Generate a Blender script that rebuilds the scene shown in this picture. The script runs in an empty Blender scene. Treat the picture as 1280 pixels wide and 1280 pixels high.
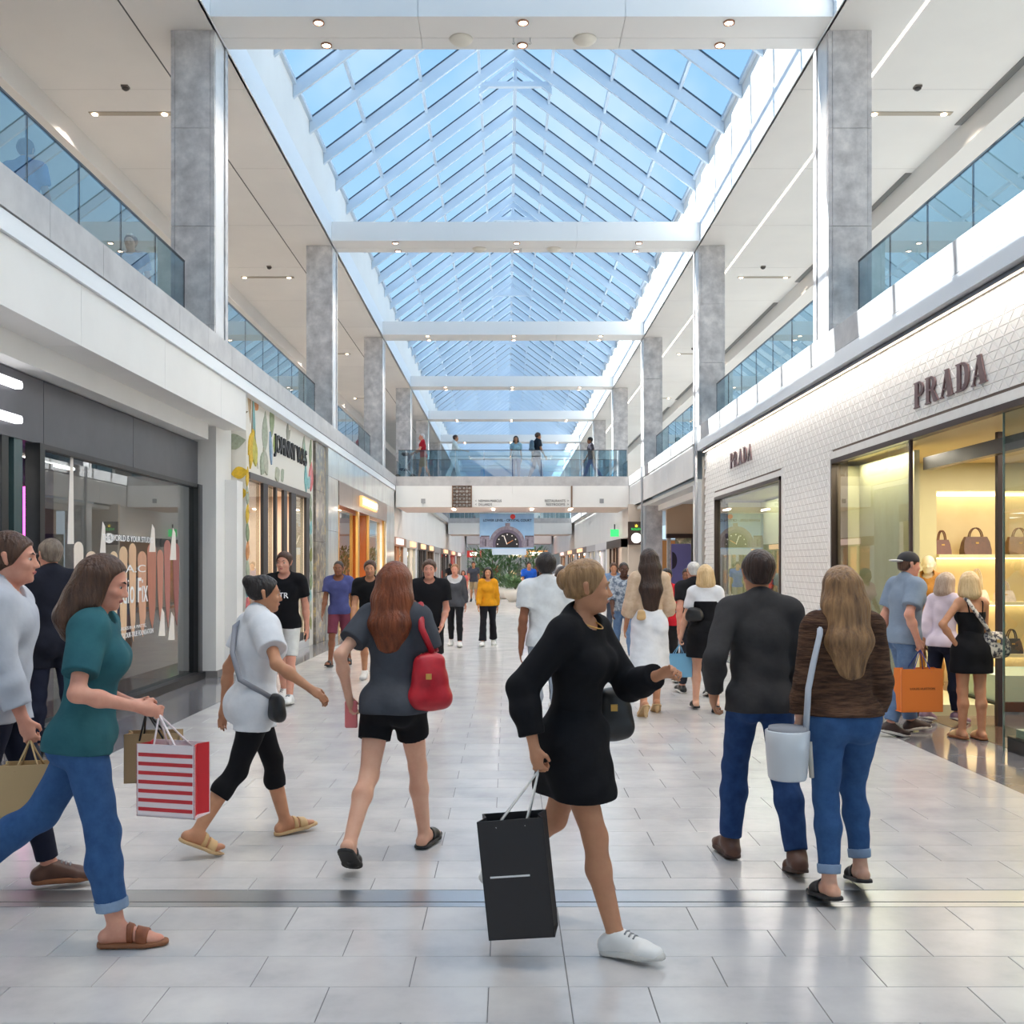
import bpy, bmesh, math, random
import numpy as np
from mathutils import Vector, Matrix
random.seed(7)
SC = bpy.context.scene
COL = SC.collection
# ---------------------------------------------------------------- camera
cam_d = bpy.data.cameras.new('camera'); cam = bpy.data.objects.new('camera', cam_d); COL.objects.link(cam)
EYE = 1.62
cam.location = (0, 0, EYE); cam.rotation_euler = (math.radians(90), 0, 0)
cam_d.sensor_width = 36; cam_d.lens = 36 * 1272 / 1280
cam_d.shift_x = 6 / 1280; cam_d.shift_y = 66 / 1280
cam_d.clip_end = 400
SC.camera = cam
# ---------------------------------------------------------------- world, sun, exposure
def lin(c):
    return tuple((v / 255 / 12.92) if v / 255 <= .04045 else ((v / 255 + .055) / 1.055) ** 2.4 for v in c)
W = bpy.data.worlds.new('sky'); SC.world = W; W.use_nodes = True
nt = W.node_tree; nt.nodes.clear()
_o = nt.nodes.new('ShaderNodeOutputWorld'); _b = nt.nodes.new('ShaderNodeBackground')
_tc = nt.nodes.new('ShaderNodeTexCoord'); _sep = nt.nodes.new('ShaderNodeSeparateXYZ')
_rmp = nt.nodes.new('ShaderNodeValToRGB'); _nz = nt.nodes.new('ShaderNodeTexNoise'); _nr = nt.nodes.new('ShaderNodeValToRGB')
_mx = nt.nodes.new('ShaderNodeMix'); _mx.data_type = 'RGBA'
nt.links.new(_tc.outputs['Generated'], _sep.inputs[0]); nt.links.new(_sep.outputs['Z'], _rmp.inputs[0])
_rmp.color_ramp.elements[0].position = 0.0; _rmp.color_ramp.elements[0].color = (*lin((206, 232, 250)), 1)
_rmp.color_ramp.elements[1].position = 0.9; _rmp.color_ramp.elements[1].color = (*lin((96, 178, 240)), 1)
_nz.inputs['Scale'].default_value = 3.2; _nz.inputs['Detail'].default_value = 5; _nz.inputs['Roughness'].default_value = .55
nt.links.new(_tc.outputs['Generated'], _nz.inputs['Vector']); nt.links.new(_nz.outputs['Fac'], _nr.inputs[0])
_nr.color_ramp.elements[0].position = .50; _nr.color_ramp.elements[0].color = (0, 0, 0, 1)
_nr.color_ramp.elements[1].position = .72; _nr.color_ramp.elements[1].color = (.75, .75, .75, 1)
nt.links.new(_nr.outputs[0], _mx.inputs['Factor']); nt.links.new(_rmp.outputs[0], _mx.inputs['A'])
_mx.inputs['B'].default_value = (*lin((245, 250, 255)), 1)
nt.links.new(_mx.outputs['Result'], _b.inputs['Color']); _b.inputs['Strength'].default_value = .50
nt.links.new(_b.outputs[0], _o.inputs[0])
sun_d = bpy.data.lights.new('sun', 'SUN'); sun = bpy.data.objects.new('sun', sun_d); COL.objects.link(sun)
sun_d.energy = 8.5; sun_d.angle = math.radians(.6); sun_d.color = (1, .955, .89)
sun.rotation_euler = Vector((.80, -.12, -.60)).to_track_quat('-Z', 'Y').to_euler(); sun.location = (-30, 20, 40)
vs = SC.view_settings; vs.view_transform = 'Standard'; vs.look = 'None'; vs.gamma = 1; vs.use_curve_mapping = False
vs.exposure = 1.25
cy = SC.cycles
cy.max_bounces = 10; cy.diffuse_bounces = 6; cy.glossy_bounces = 4; cy.transparent_max_bounces = 24; cy.transmission_bounces = 4
cy.caustics_reflective = False; cy.caustics_refractive = False; cy.sample_clamp_indirect = 6; cy.use_denoising = True
# ---------------------------------------------------------------- materials
MATS = {}
def M(name, col=(200, 200, 200), rough=.5, metal=0, spec=.5, col2=None, nscale=4, ndetail=4, ncon=(.35, .7), stretch=None,
      bump=0, bscale=30, emit=None, estr=1, coat=0, sss=0, world=False, rand=0, col3=None):
    if name in MATS: return MATS[name]
    m = bpy.data.materials.new(name); MATS[name] = m; m.use_nodes = True
    n = m.node_tree.nodes; l = m.node_tree.links; p = n['Principled BSDF']
    c = (*lin(col), 1)
    p.inputs['Base Color'].default_value = c; p.inputs['Roughness'].default_value = rough; p.inputs['Metallic'].default_value = metal
    p.inputs['Specular IOR Level'].default_value = spec; p.inputs['Coat Weight'].default_value = coat
    if sss:
        p.inputs['Subsurface Weight'].default_value = sss; p.inputs['Subsurface Radius'].default_value = (.012, .005, .003)
        p.inputs['Subsurface Scale'].default_value = 1
    if emit:
        p.inputs['Emission Color'].default_value = (*lin(emit), 1); p.inputs['Emission Strength'].default_value = estr
    vec = None
    if col2 or bump:
        if world:
            g = n.new('ShaderNodeNewGeometry'); vec = g.outputs['Position']
        else:
            g = n.new('ShaderNodeTexCoord'); vec = g.outputs['Object']
        if stretch:
            mp = n.new('ShaderNodeMapping'); mp.inputs['Scale'].default_value = stretch; l.new(vec, mp.inputs[0]); vec = mp.outputs[0]
    if col2:
        t = n.new('ShaderNodeTexNoise'); t.inputs['Scale'].default_value = nscale; t.inputs['Detail'].default_value = ndetail
        t.inputs['Roughness'].default_value = .62; l.new(vec, t.inputs['Vector'])
        r = n.new('ShaderNodeValToRGB'); r.color_ramp.elements[0].position = ncon[0]; r.color_ramp.elements[1].position = ncon[1]
        r.color_ramp.elements[0].color = c; r.color_ramp.elements[1].color = (*lin(col2), 1)
        if col3:
            e = r.color_ramp.elements.new((ncon[0] + ncon[1]) / 2); e.color = (*lin(col3), 1)
        l.new(t.outputs['Fac'], r.inputs[0]); out = r.outputs[0]
        if rand:
            oi = n.new('ShaderNodeObjectInfo'); mr = n.new('ShaderNodeMapRange'); mr.inputs['To Min'].default_value = 1 - rand; mr.inputs['To Max'].default_value = 1 + rand * .4
            l.new(oi.outputs['Random'], mr.inputs['Value']); mm = n.new('ShaderNodeMix'); mm.data_type = 'RGBA'; mm.blend_type = 'MULTIPLY'
            mm.inputs['Factor'].default_value = 1; l.new(out, mm.inputs['A']); l.new(mr.outputs[0], mm.inputs['B']); out = mm.outputs['Result']
        l.new(out, p.inputs['Base Color'])
    if bump:
        t2 = n.new('ShaderNodeTexNoise'); t2.inputs['Scale'].default_value = bscale; t2.inputs['Detail'].default_value = 3; l.new(vec, t2.inputs['Vector'])
        b = n.new('ShaderNodeBump'); b.inputs['Strength'].default_value = bump; b.inputs['Distance'].default_value = .02
        l.new(t2.outputs['Fac'], b.inputs['Height']); l.new(b.outputs[0], p.inputs['Normal'])
    return m
def GLASS(name, tint=(235, 245, 245), ior=1.5, rough=.0, refl=1.0):
    if name in MATS: return MATS[name]
    m = bpy.data.materials.new(name); MATS[name] = m; m.use_nodes = True
    n = m.node_tree.nodes; l = m.node_tree.links; n.remove(n['Principled BSDF'])
    o = n['Material Output']; mx = n.new('ShaderNodeMixShader'); t = n.new('ShaderNodeBsdfTransparent'); g = n.new('ShaderNodeBsdfGlossy'); f = n.new('ShaderNodeFresnel')
    t.inputs[0].default_value = (*lin(tint), 1); g.inputs['Roughness'].default_value = rough; f.inputs['IOR'].default_value = ior
    g.inputs['Color'].default_value = (refl, refl, refl, 1)
    ge = n.new('ShaderNodeNewGeometry'); mu = n.new('ShaderNodeMath'); mu.operation = 'MULTIPLY'; iv = n.new('ShaderNodeMath'); iv.operation = 'SUBTRACT'; iv.inputs[0].default_value = 1
    l.new(ge.outputs['Backfacing'], iv.inputs[1]); l.new(iv.outputs[0], mu.inputs[0]); l.new(f.outputs[0], mu.inputs[1])
    l.new(mu.outputs[0], mx.inputs[0]); l.new(t.outputs[0], mx.inputs[1]); l.new(g.outputs[0], mx.inputs[2]); l.new(mx.outputs[0], o.inputs[0])
    return m
# ---------------------------------------------------------------- object helpers
def wl(o):
    v = Vector((0, 0, 0))
    while o is not None: v = v + o.location; o = o.parent
    return v
def tag(o, label=None, cat=None, group=None, kind=None):
    if label: o['label'] = label
    if cat: o['category'] = cat
    if group: o['group'] = group
    if kind: o['kind'] = kind
    return o
def thing(name, label, cat, loc=(0, 0, 0), group=None, kind=None):
    o = bpy.data.objects.new(name, None); COL.objects.link(o); o.location = loc; o.empty_display_size = .1
    return tag(o, label, cat, group, kind)
def link(name, me, mat=None, parent=None, loc=(0, 0, 0)):
    o = bpy.data.objects.new(name, me); COL.objects.link(o); o.location = loc
    if mat is not None and len(me.materials) == 0: me.materials.append(mat)
    if parent is not None: o.parent = parent
    return o
def mesh(name, V, F, mat, parent=None, smooth=False):
    """vertices in world coordinates; stored relative to the parent (top-level: relative to the base centre)"""
    V = np.asarray(V, dtype=float).reshape(-1, 3)
    if parent is not None: off = np.array(wl(parent)); loc = (0, 0, 0)
    else:
        lo, hi = V.min(0), V.max(0); off = np.array([(lo[0] + hi[0]) / 2, (lo[1] + hi[1]) / 2, lo[2]]); loc = off
    me = bpy.data.meshes.new(name); me.from_pydata((V - off).tolist(), [], F); me.update()
    if smooth: me.polygons.foreach_set('use_smooth', [True] * len(me.polygons))
    return link(name, me, mat, parent, loc)
BF = [(0, 3, 2, 1), (4, 5, 6, 7), (0, 1, 5, 4), (1, 2, 6, 5), (2, 3, 7, 6), (3, 0, 4, 7)]
def bv(x0, x1, y0, y1, z0, z1):
    return [(x0, y0, z0), (x1, y0, z0), (x1, y1, z0), (x0, y1, z0), (x0, y0, z1), (x1, y0, z1), (x1, y1, z1), (x0, y1, z1)]
def boxes(name, bl, mat, parent=None):
    V = []; F = []
    for b in bl:
        k = len(V); V += bv(*b); F += [tuple(i + k for i in f) for f in BF]
    return mesh(name, V, F, mat, parent)
def box(name, x0, x1, y0, y1, z0, z1, mat, parent=None, bevel=0):
    if x0 > x1: x0, x1 = x1, x0
    if y0 > y1: y0, y1 = y1, y0
    if not bevel: return boxes(name, [(x0, x1, y0, y1, z0, z1)], mat, parent)
    bm = bmesh.new(); vs_ = [bm.verts.new(v) for v in bv(x0, x1, y0, y1, z0, z1)]
    for f in BF: bm.faces.new([vs_[i] for i in f])
    bmesh.ops.bevel(bm, geom=bm.edges[:], offset=bevel, segments=1, affect='EDGES', profile=.5)
    V = [tuple(v.co) for v in bm.verts]; bm.verts.index_update(); F = [tuple(v.index for v in f.verts) for f in bm.faces]; bm.free()
    return mesh(name, V, F, mat, parent)
def sbox(name, x0, x1, y0, y1, z0, z1, mat, kind='structure', parent=None):
    return tag(box(name, x0, x1, y0, y1, z0, z1, mat, parent), kind=kind if parent is None else None)
def lathe(name, prof, cx, cy, cz, mat, parent=None, seg=20, smooth=True, axis='z', caps=True):
    V = []; F = []
    for r, z in prof:
        for i in range(seg):
            a = 2 * math.pi * i / seg; c, s = r * math.cos(a), r * math.sin(a)
            V.append({'z': (cx + c, cy + s, cz + z), 'x': (cx + z, cy + c, cz + s), 'y': (cx + c, cy + z, cz + s)}[axis])
    for k in range(len(prof) - 1):
        for i in range(seg):
            j = (i + 1) % seg; F.append((k * seg + i, k * seg + j, (k + 1) * seg + j, (k + 1) * seg + i))
    if caps: F.append(tuple(range(seg))[::-1]); F.append(tuple(range((len(prof) - 1) * seg, len(prof) * seg)))
    return mesh(name, V, F, mat, parent, smooth)
def tubev(pts, r, seg=8, closed=False):
    P = [Vector(p) for p in pts]; V = []; F = []; n = len(P); rs = r if isinstance(r, (list, tuple)) else [r] * n
    for i, p in enumerate(P):
        t = (P[min(i + 1, n - 1)] - P[max(i - 1, 0)]).normalized()
        u = t.cross(Vector((0, 0, 1)))
        if u.length < .05: u = t.cross(Vector((0, 1, 0)))
        u.normalize(); w = t.cross(u)
        for k in range(seg):
            a = 2 * math.pi * k / seg; V.append(tuple(p + (u * math.cos(a) + w * math.sin(a)) * rs[i]))
    for i in range(n - 1):
        for k in range(seg):
            j = (k + 1) % seg; F.append((i * seg + k, i * seg + j, (i + 1) * seg + j, (i + 1) * seg + k))
    F.append(tuple(range(seg))[::-1]); F.append(tuple(range((n - 1) * seg, n * seg)))
    return V, F
def tube(name, pts, r, mat, parent=None, seg=8):
    V, F = tubev(pts, r, seg); return mesh(name, V, F, mat, parent, True)
def frame(origin, ux, uz):
    """plane frame: local (a,b,c) -> origin + a*ux + b*uz + c*(ux x uz)"""
    ux = Vector(ux).normalized(); uz = Vector(uz).normalized(); un = ux.cross(uz); o = Vector(origin)
    return lambda a, b, c=0: tuple(o + ux * a + uz * b + un * c)
def outline(name, poly, fr, depth, mat, parent=None, c0=0):
    """a flat outline (list of (a,b)) raised by depth off the frame's plane"""
    n = len(poly); V = [fr(a, b, c0) for a, b in poly] + [fr(a, b, c0 + depth) for a, b in poly]
    F = [tuple(range(n))[::-1], tuple(range(n, 2 * n))] + [(i, (i + 1) % n, n + (i + 1) % n, n + i) for i in range(n)]
    return mesh(name, V, F, mat, parent)
def text(name, s, fr, size, depth, mat, parent=None, align='LEFT', width=None, c0=0, height=None, bold=0):
    c = bpy.data.curves.new('t', 'FONT'); c.body = s; c.size = 1; c.extrude = .5; c.align_x = align; c.resolution_u = 3; c.offset = bold
    o = bpy.data.objects.new('t', c); me = bpy.data.meshes.new_from_object(o); bpy.data.objects.remove(o); bpy.data.curves.remove(c)
    co = np.array([v.co[:] for v in me.vertices]) if len(me.vertices) else np.zeros((0, 3))
    F = [tuple(p.vertices) for p in me.polygons]; bpy.data.meshes.remove(me)
    lo, hi = co.min(0), co.max(0)
    sy = (height / (hi[1] - lo[1])) if height else size
    sx = (width / (hi[0] - lo[0])) if width else (size if not height else sy)
    a0 = lo[0] if align == 'LEFT' else (lo[0] + hi[0]) / 2
    V = [fr((x - a0) * sx, (y - (lo[1] if height else 0)) * sy, c0 + (z + .5) * depth) for x, y, z in co]
    return mesh(name, V, F, mat, parent)
def copy_tree(o, parent=None, dloc=None):
    c = o.copy(); COL.objects.link(c); c.parent = parent
    if dloc is not None: c.location = o.location + Vector(dloc)
    for ch in list(o.children): copy_tree(ch, c)
    return c
def lamp_area(name, loc, sx, sy, power, col=(1, .9, .75), rot=(0, 0, 0), parent=None):
    d = bpy.data.lights.new(name, 'AREA'); d.shape = 'RECTANGLE'; d.size = sx; d.size_y = sy; d.energy = power; d.color = col
    o = bpy.data.objects.new(name, d); COL.objects.link(o); o.location = loc; o.rotation_euler = rot
    if parent is not None: o.parent = parent; o.location = Vector(loc) - wl(parent)
    return o

def ib(name, x0, x1, y0, y1, z0, z1, mat, parent=None):
    """a piece of a shop's inside: part of the building"""
    nm = {'back_wall': 'wall_shop_back', 'side_wall': 'wall_shop_side', 'inner_ceiling': 'ceiling_shop', 'inner_floor': 'floor_shop', 'inner_wall': 'wall_shop_inner'}[name]
    return sbox(nm, x0, x1, y0, y1, z0, z1, mat)

def lamp_spot(name, loc, power, parent, col=(1, .88, .74), cone=130):
    d = bpy.data.lights.new(name, 'SPOT'); d.energy = power; d.color = col; d.spot_size = math.radians(cone); d.spot_blend = .6; d.shadow_soft_size = .05
    o = bpy.data.objects.new(name, d); COL.objects.link(o); o.parent = parent; o.location = Vector(loc) - wl(parent); return o
# ================================================================ people
def surf_nets(V, org, h):
    ins = V < 0
    nx, ny, nz = V.shape
    c = np.zeros((nx - 1, ny - 1, nz - 1), np.int8)
    for dx in (0, 1):
        for dy in (0, 1):
            for dz in (0, 1): c += ins[dx:nx - 1 + dx, dy:ny - 1 + dy, dz:nz - 1 + dz]
    act = (c > 0) & (c < 8); I = np.argwhere(act)
    idx = -np.ones(act.shape, np.int64); idx[act] = np.arange(len(I))
    S = np.zeros((len(I), 3)); N = np.zeros(len(I))
    i, j, k = I.T
    for ax in range(3):
        o1, o2 = [a for a in range(3) if a != ax]
        for u in (0, 1):
            for v in (0, 1):
                d0 = [0, 0, 0]; d0[o1] = u; d0[o2] = v; d1 = list(d0); d1[ax] = 1
                a = V[i + d0[0], j + d0[1], k + d0[2]]; b = V[i + d1[0], j + d1[1], k + d1[2]]
                m = (a < 0) != (b < 0); t = np.where(m, a / np.where(m, a - b, 1), 0)
                p = np.zeros((len(I), 3)); p[:, o1] = u; p[:, o2] = v; p[:, ax] = t
                S += p * m[:, None]; N += m
    P = (I + S / N[:, None]) * h + org
    F = []
    for ax in range(3):
        o1, o2 = [(1, 2), (2, 0), (0, 1)][ax]
        sl0 = [slice(None)] * 3; sl1 = [slice(None)] * 3
        sl0[ax] = slice(0, -1); sl1[ax] = slice(1, None)
        A = ins[tuple(sl0)]; B = ins[tuple(sl1)]
        E = np.argwhere(A != B); 
        E = E[(E[:, o1] > 0) & (E[:, o2] > 0) & (E[:, o1] < V.shape[o1] - 1) & (E[:, o2] < V.shape[o2] - 1)]
        if len(E) == 0: continue
        q = []
        for (u, v) in ((-1, -1), (0, -1), (0, 0), (-1, 0)):
            e = E.copy(); e[:, o1] += u; e[:, o2] += v; q.append(idx[e[:, 0], e[:, 1], e[:, 2]])
        q = np.stack(q, 1); fl = ~A[E[:, 0], E[:, 1], E[:, 2]]
        q[fl] = q[fl][:, ::-1]; F.append(q)
    return P, np.concatenate(F)
def np_mesh(name, P, F, mat):
    me = bpy.data.meshes.new(name); n = len(F)
    me.vertices.add(len(P)); me.vertices.foreach_set('co', np.asarray(P, np.float32).ravel())
    me.loops.add(4 * n); me.loops.foreach_set('vertex_index', np.asarray(F, np.int32).ravel())
    me.polygons.add(n); me.polygons.foreach_set('loop_start', np.arange(0, 4 * n, 4, dtype=np.int32))
    try: me.polygons.foreach_set('loop_total', np.full(n, 4, np.int32))
    except Exception: pass
    me.polygons.foreach_set('use_smooth', np.ones(n, bool)); me.update(calc_edges=True); me.validate()
    me.materials.append(mat); return me
A3 = lambda *v: np.array(v, float)
class Fld:
    """a smooth union of tapered capsules and ellipsoids; cuts are half spaces kept on their negative side"""
    def __init__(s, k=.03): s.p = []; s.k = k
    def rc(s, a, b, ra, rb, k=None): s.p.append(('c', A3(*a), A3(*b), ra, rb, k)); return s
    def el(s, c, r, R=None, k=None, sub=False):
        r = A3(*r) if hasattr(r, '__len__') else A3(r, r, r)
        s.p.append(('s' if sub else 'e', A3(*c), r, np.eye(3) if R is None else R, None, k)); return s
    def add(s, o): s.p += o.p; return s
    def box(s):
        lo, hi = [], []
        for t in s.p:
            if t[0] == 'c': lo.append(np.minimum(t[1] - t[3], t[2] - t[4])); hi.append(np.maximum(t[1] + t[3], t[2] + t[4]))
            elif t[0] == 'e': m = t[2].max(); lo.append(t[1] - m); hi.append(t[1] + m)
        return np.min(lo, 0), np.max(hi, 0)
    def grid(s, lo, h, n, t=0.0):
        ax = [lo[i] + h * np.arange(n[i]) for i in range(3)]
        V = np.full(n, 9.0, np.float32)
        for q in s.p:
            k = q[5] or s.k; mg = k + t + 3 * h
            if q[0] == 'c': b0 = np.minimum(q[1] - q[3], q[2] - q[4]) - mg; b1 = np.maximum(q[1] + q[3], q[2] + q[4]) + mg
            else: m = q[2].max(); b0 = q[1] - m - mg; b1 = q[1] + m + mg
            i0 = np.clip(np.floor((b0 - lo) / h).astype(int), 0, n); i1 = np.clip(np.ceil((b1 - lo) / h).astype(int) + 1, 0, n)
            if (i1 <= i0).any(): continue
            sl = tuple(slice(i0[a], i1[a]) for a in range(3))
            X, Y, Z = ax[0][sl[0]][:, None, None], ax[1][sl[1]][None, :, None], ax[2][sl[2]][None, None, :]
            if q[0] == 'c':
                a, b = q[1], q[2]; ba = b - a; L2 = max(ba @ ba, 1e-9)
                px, py, pz = X - a[0], Y - a[1], Z - a[2]
                u = np.clip((px * ba[0] + py * ba[1] + pz * ba[2]) / L2, 0, 1)
                d = np.sqrt((px - u * ba[0]) ** 2 + (py - u * ba[1]) ** 2 + (pz - u * ba[2]) ** 2) - (q[3] + (q[4] - q[3]) * u)
            else:
                R = q[3]; px, py, pz = X - q[1][0], Y - q[1][1], Z - q[1][2]
                e = [(R[0, i] * px + R[1, i] * py + R[2, i] * pz) / q[2][i] for i in range(3)]
                k0 = np.sqrt(e[0] ** 2 + e[1] ** 2 + e[2] ** 2); k1 = np.sqrt((e[0] / q[2][0]) ** 2 + (e[1] / q[2][1]) ** 2 + (e[2] / q[2][2]) ** 2)
                d = k0 * (k0 - 1) / np.maximum(k1, 1e-6)
            if q[0] == 's':
                hh = np.maximum(k - np.abs(V[sl] + d), 0) / k; V[sl] = np.maximum(V[sl], -d) + hh * hh * k / 4
            else:
                hh = np.maximum(k - np.abs(V[sl] - d), 0) / k; V[sl] = np.minimum(V[sl], d) - hh * hh * k / 4
        return V, ax
def build(name, flds, h, mat, parent, t=0.0, cuts=(), fold=0, kj=.03, seed=0):
    """flds: list of (field, cuts of its own); joined smoothly, grown by t, then cut"""
    bs = [f.box() for f, _ in flds]; pad = t + abs(fold) + 4 * h
    lo = np.min([b[0] for b in bs], 0) - pad; hi = np.max([b[1] for b in bs], 0) + pad
    n = np.ceil((hi - lo) / h).astype(int) + 1
    tot = None
    for f, cs in flds:
        V, ax = f.grid(lo, h, n, t)
        for pt, nm in cs:
            V = np.maximum(V, (((ax[0] - pt[0]) * nm[0])[:, None, None] + ((ax[1] - pt[1]) * nm[1])[None, :, None] + ((ax[2] - pt[2]) * nm[2])[None, None, :]).astype(np.float32) + t)
        if tot is None: tot = V
        else:
            hh = np.maximum(kj - np.abs(tot - V), 0) / kj; tot = np.minimum(tot, V) - hh * hh * kj / 4
    V = tot - np.float32(t)
    X, Y, Z = ax[0][:, None, None], ax[1][None, :, None], ax[2][None, None, :]
    if fold:
        V = V - np.float32(fold) * (np.sin(23 * X + 31 * Z + seed) * np.sin(17 * Z - 13 * Y + 2 * seed) * .6 + .4 * np.sin(41 * Z + 19 * X - 27 * Y + seed)).astype(np.float32)
    for c in cuts:
        if len(c) == 2:
            pt, nm = c; V = np.maximum(V, (X - pt[0]) * nm[0] + (Y - pt[1]) * nm[1] + (Z - pt[2]) * nm[2])
        else:  # ('ball', centre, radius): taken away
            V = np.maximum(V, c[2] - np.sqrt((X - c[1][0]) ** 2 + (Y - c[1][1]) ** 2 + (Z - c[1][2]) ** 2))
    V = V.astype(np.float32); V[0] = V[-1] = 1; V[:, 0] = V[:, -1] = 1; V[:, :, 0] = V[:, :, -1] = 1
    if not (V < 0).any(): return None
    P, F = surf_nets(V, lo, h)
    return link(name, np_mesh(name, P, F, mat), None, parent)
def rx(a): a = math.radians(a); c, s = math.cos(a), math.sin(a); return np.array([[1, 0, 0], [0, c, -s], [0, s, c]])
def ry(a): a = math.radians(a); c, s = math.cos(a), math.sin(a); return np.array([[c, 0, s], [0, 1, 0], [-s, 0, c]])
def rz(a): a = math.radians(a); c, s = math.cos(a), math.sin(a); return np.array([[c, -s, 0], [s, c, 0], [0, 0, 1]])
def unit(v): return v / max(np.linalg.norm(v), 1e-9)
SKIN = {'fair': ((226, 178, 152), (214, 160, 134)), 'tan': ((200, 146, 112), (186, 130, 98)), 'brown': ((142, 92, 66), (128, 80, 56)), 'dark': ((92, 60, 46), (80, 50, 38)), 'rosy': ((222, 164, 140), (208, 142, 120))}
def skin_m(k): return M('skin_' + k, SKIN[k][0], .5, col2=SKIN[k][1], nscale=9, sss=.12, spec=.35)
def hair_m(nm, a, b): return M('hair_' + nm, a, .42, col2=b, nscale=34, stretch=(1, 1, .12), ncon=(.3, .7), bump=.7, bscale=70, spec=.4)
def cloth(nm, a, b=None, rough=.85, nscale=7, bump=.35, bscale=9, stretch=None, ncon=(.3, .75), spec=.2):
    return M('cloth_' + nm, a, rough, col2=b or tuple(int(v * .86) for v in a), nscale=nscale, ncon=ncon, bump=bump, bscale=bscale, stretch=stretch, spec=spec)
def person(label, x, y, heading, H=1.7, fem=False, res=.008, skin='fair', pose=None, hair=None, hair_mat=None, wear=(), z0=0.0, group=None, build_w=1.0, face=True, name='person', extras=()):
    q = dict(lean=3, roll=0, twist=0, hl=(18, 6, 2), hr=(-16, 14, 2), fl=0, fr=-18, al=(-14, 8, 14), ar=(16, 8, 18), head=(0, 0), tl=None, tr=None, gl=0, gr=0)
    q.update(pose or {}); s = H / 1.75; bw = build_w * s
    # ---- skeleton, facing +Y, right hand side +X
    up = 1.0
    P0 = A3(0, 0, 0)
    jl, jr = {}, {}
    fo = 1.0
    for sd, key, fk, J in ((-1, 'hl', 'fl', jl), (1, 'hr', 'fr', jr)):
        a, b, ab = q[key]; tw = .084 * bw * (1.06 if fem else 1)
        hip = A3(sd * tw, 0, 0)
        Ra = ry(-sd * ab) 
        td = Ra @ A3(0, math.sin(math.radians(a)), -math.cos(math.radians(a)))
        kd = Ra @ A3(0, math.sin(math.radians(a - b)), -math.cos(math.radians(a - b)))
        knee = hip + td * .43 * s; ank = knee + kd * .43 * s
        fp = q[fk]; yaw = q.get('yl' if sd < 0 else 'yr', sd * 6)
        fd = rz(-yaw) @ A3(0, math.cos(math.radians(fp)), math.sin(math.radians(fp)))
        fu = rz(-yaw) @ A3(0, -math.sin(math.radians(fp)), math.cos(math.radians(fp)))
        J.update(hip=hip, knee=knee, ank=ank, fd=fd, fu=fu, kd=kd, td=td)
        J['heel'] = ank - fu * .07 * s - fd * .045 * s; J['ball'] = ank - fu * .07 * s + fd * .125 * s
        J['toe'] = J['ball'] + unit(fd + A3(0, 0, 0) if fp > -12 else A3(fd[0], fd[1], 0)) * .07 * s
    low = min(min(J['heel'][2], J['ball'][2], J['toe'][2]) for J in (jl, jr))
    lift = -low + q.get('heelh', 0.012)
    for J in (jl, jr):
        for k_ in ('hip', 'knee', 'ank', 'heel', 'ball', 'toe'): J[k_] = J[k_] + A3(0, 0, lift)
    P0 = A3(0, 0, lift)
    T = rx(-q['lean']) @ ry(q['roll']); U = T @ rz(q['twist'])
    tp = lambda x_, y_, z_: P0 + T @ (A3(x_, y_, z_) * s)
    uq = lambda x_, y_, z_: P0 + U @ (A3(x_, y_, z_) * s)
    S = lambda *v: tuple(c * s for c in v)
    tor = Fld(.05 * s); w = build_w
    if fem:
        tor.el(tp(0, -.008, .02), S(.158 * w, .112 * w, .115), T).el(tp(0, 0, .18), S(.118 * w, .088 * w, .15), T).el(uq(0, .0, .36), S(.136 * w, .098 * w, .16), U)
        for sd in (-1, 1):
            tor.el(uq(sd * .062, .085, .355), S(.058, .05, .06), U); tor.el(tp(sd * .072, -.065, -.03), S(.085, .085, .095), T)
        sw, nr = .152, .044
    else:
        tor.el(tp(0, -.005, .03), S(.152 * w, .108 * w, .115), T).el(tp(0, .004, .18), S(.142 * w, .104 * w, .15), T).el(uq(0, .004, .36), S(.162 * w, .112 * w, .165), U)
        for sd in (-1, 1):
            tor.el(uq(sd * .075, .07, .40), S(.08, .036, .07), U); tor.el(tp(sd * .07, -.06, -.03), S(.08, .078, .09), T)
        sw, nr = .176 * (1 + .5 * (w - 1)), .055
    tor.rc(uq(-sw + .03, -.005, .485), uq(sw - .03, -.005, .485), .058 * s, .058 * s)
    for sd in (-1, 1): tor.rc(uq(0, -.02, .565), uq(sd * sw * .8, -.012, .508), .04 * s, .042 * s)
    neck = uq(0, -.012, .53); hc = uq(0, .018, .70)
    Hd = U @ rz(q['head'][0]) @ rx(q['head'][1]); hs = s * (1.0 if fem else 1.04) * q.get('hsz', 1.0)
    hp = lambda x_, y_, z_: hc + Hd @ (A3(x_, y_, z_) * hs)
    HS = lambda *v: tuple(c * hs for c in v)
    hd = Fld(.022 * hs)
    hd.rc(neck, hp(0, -.012, -.07), nr * s, (nr - .004) * s, k=.03)
    hd.el(hp(0, -.014, .032), HS(.075, .095, .085), Hd, k=.03).el(hp(0, .028, -.028), HS(.060, .064, .085), Hd, k=.03).el(hp(0, .036, -.078), HS(.046, .042, .034), Hd, k=.03)
    hd.el(hp(0, .078, .022), HS(.044, .014, .010), Hd, k=.015)
    for sd in (-1, 1):
        hd.el(hp(sd * .031, .100, .004), HS(.0165, .016, .0115), Hd, k=.012, sub=True)
        hd.el(hp(sd * .040, .066, -.026), HS(.022, .02, .018), Hd, k=.02)
        hd.rc(hp(sd * .074, -.012, -.022), hp(sd * .080, -.022, .020), .010 * hs, .015 * hs, k=.008)
    hd.rc(hp(0, .088, .008), hp(0, .106, -.028), .0075 * hs, .0115 * hs, k=.010)
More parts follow.
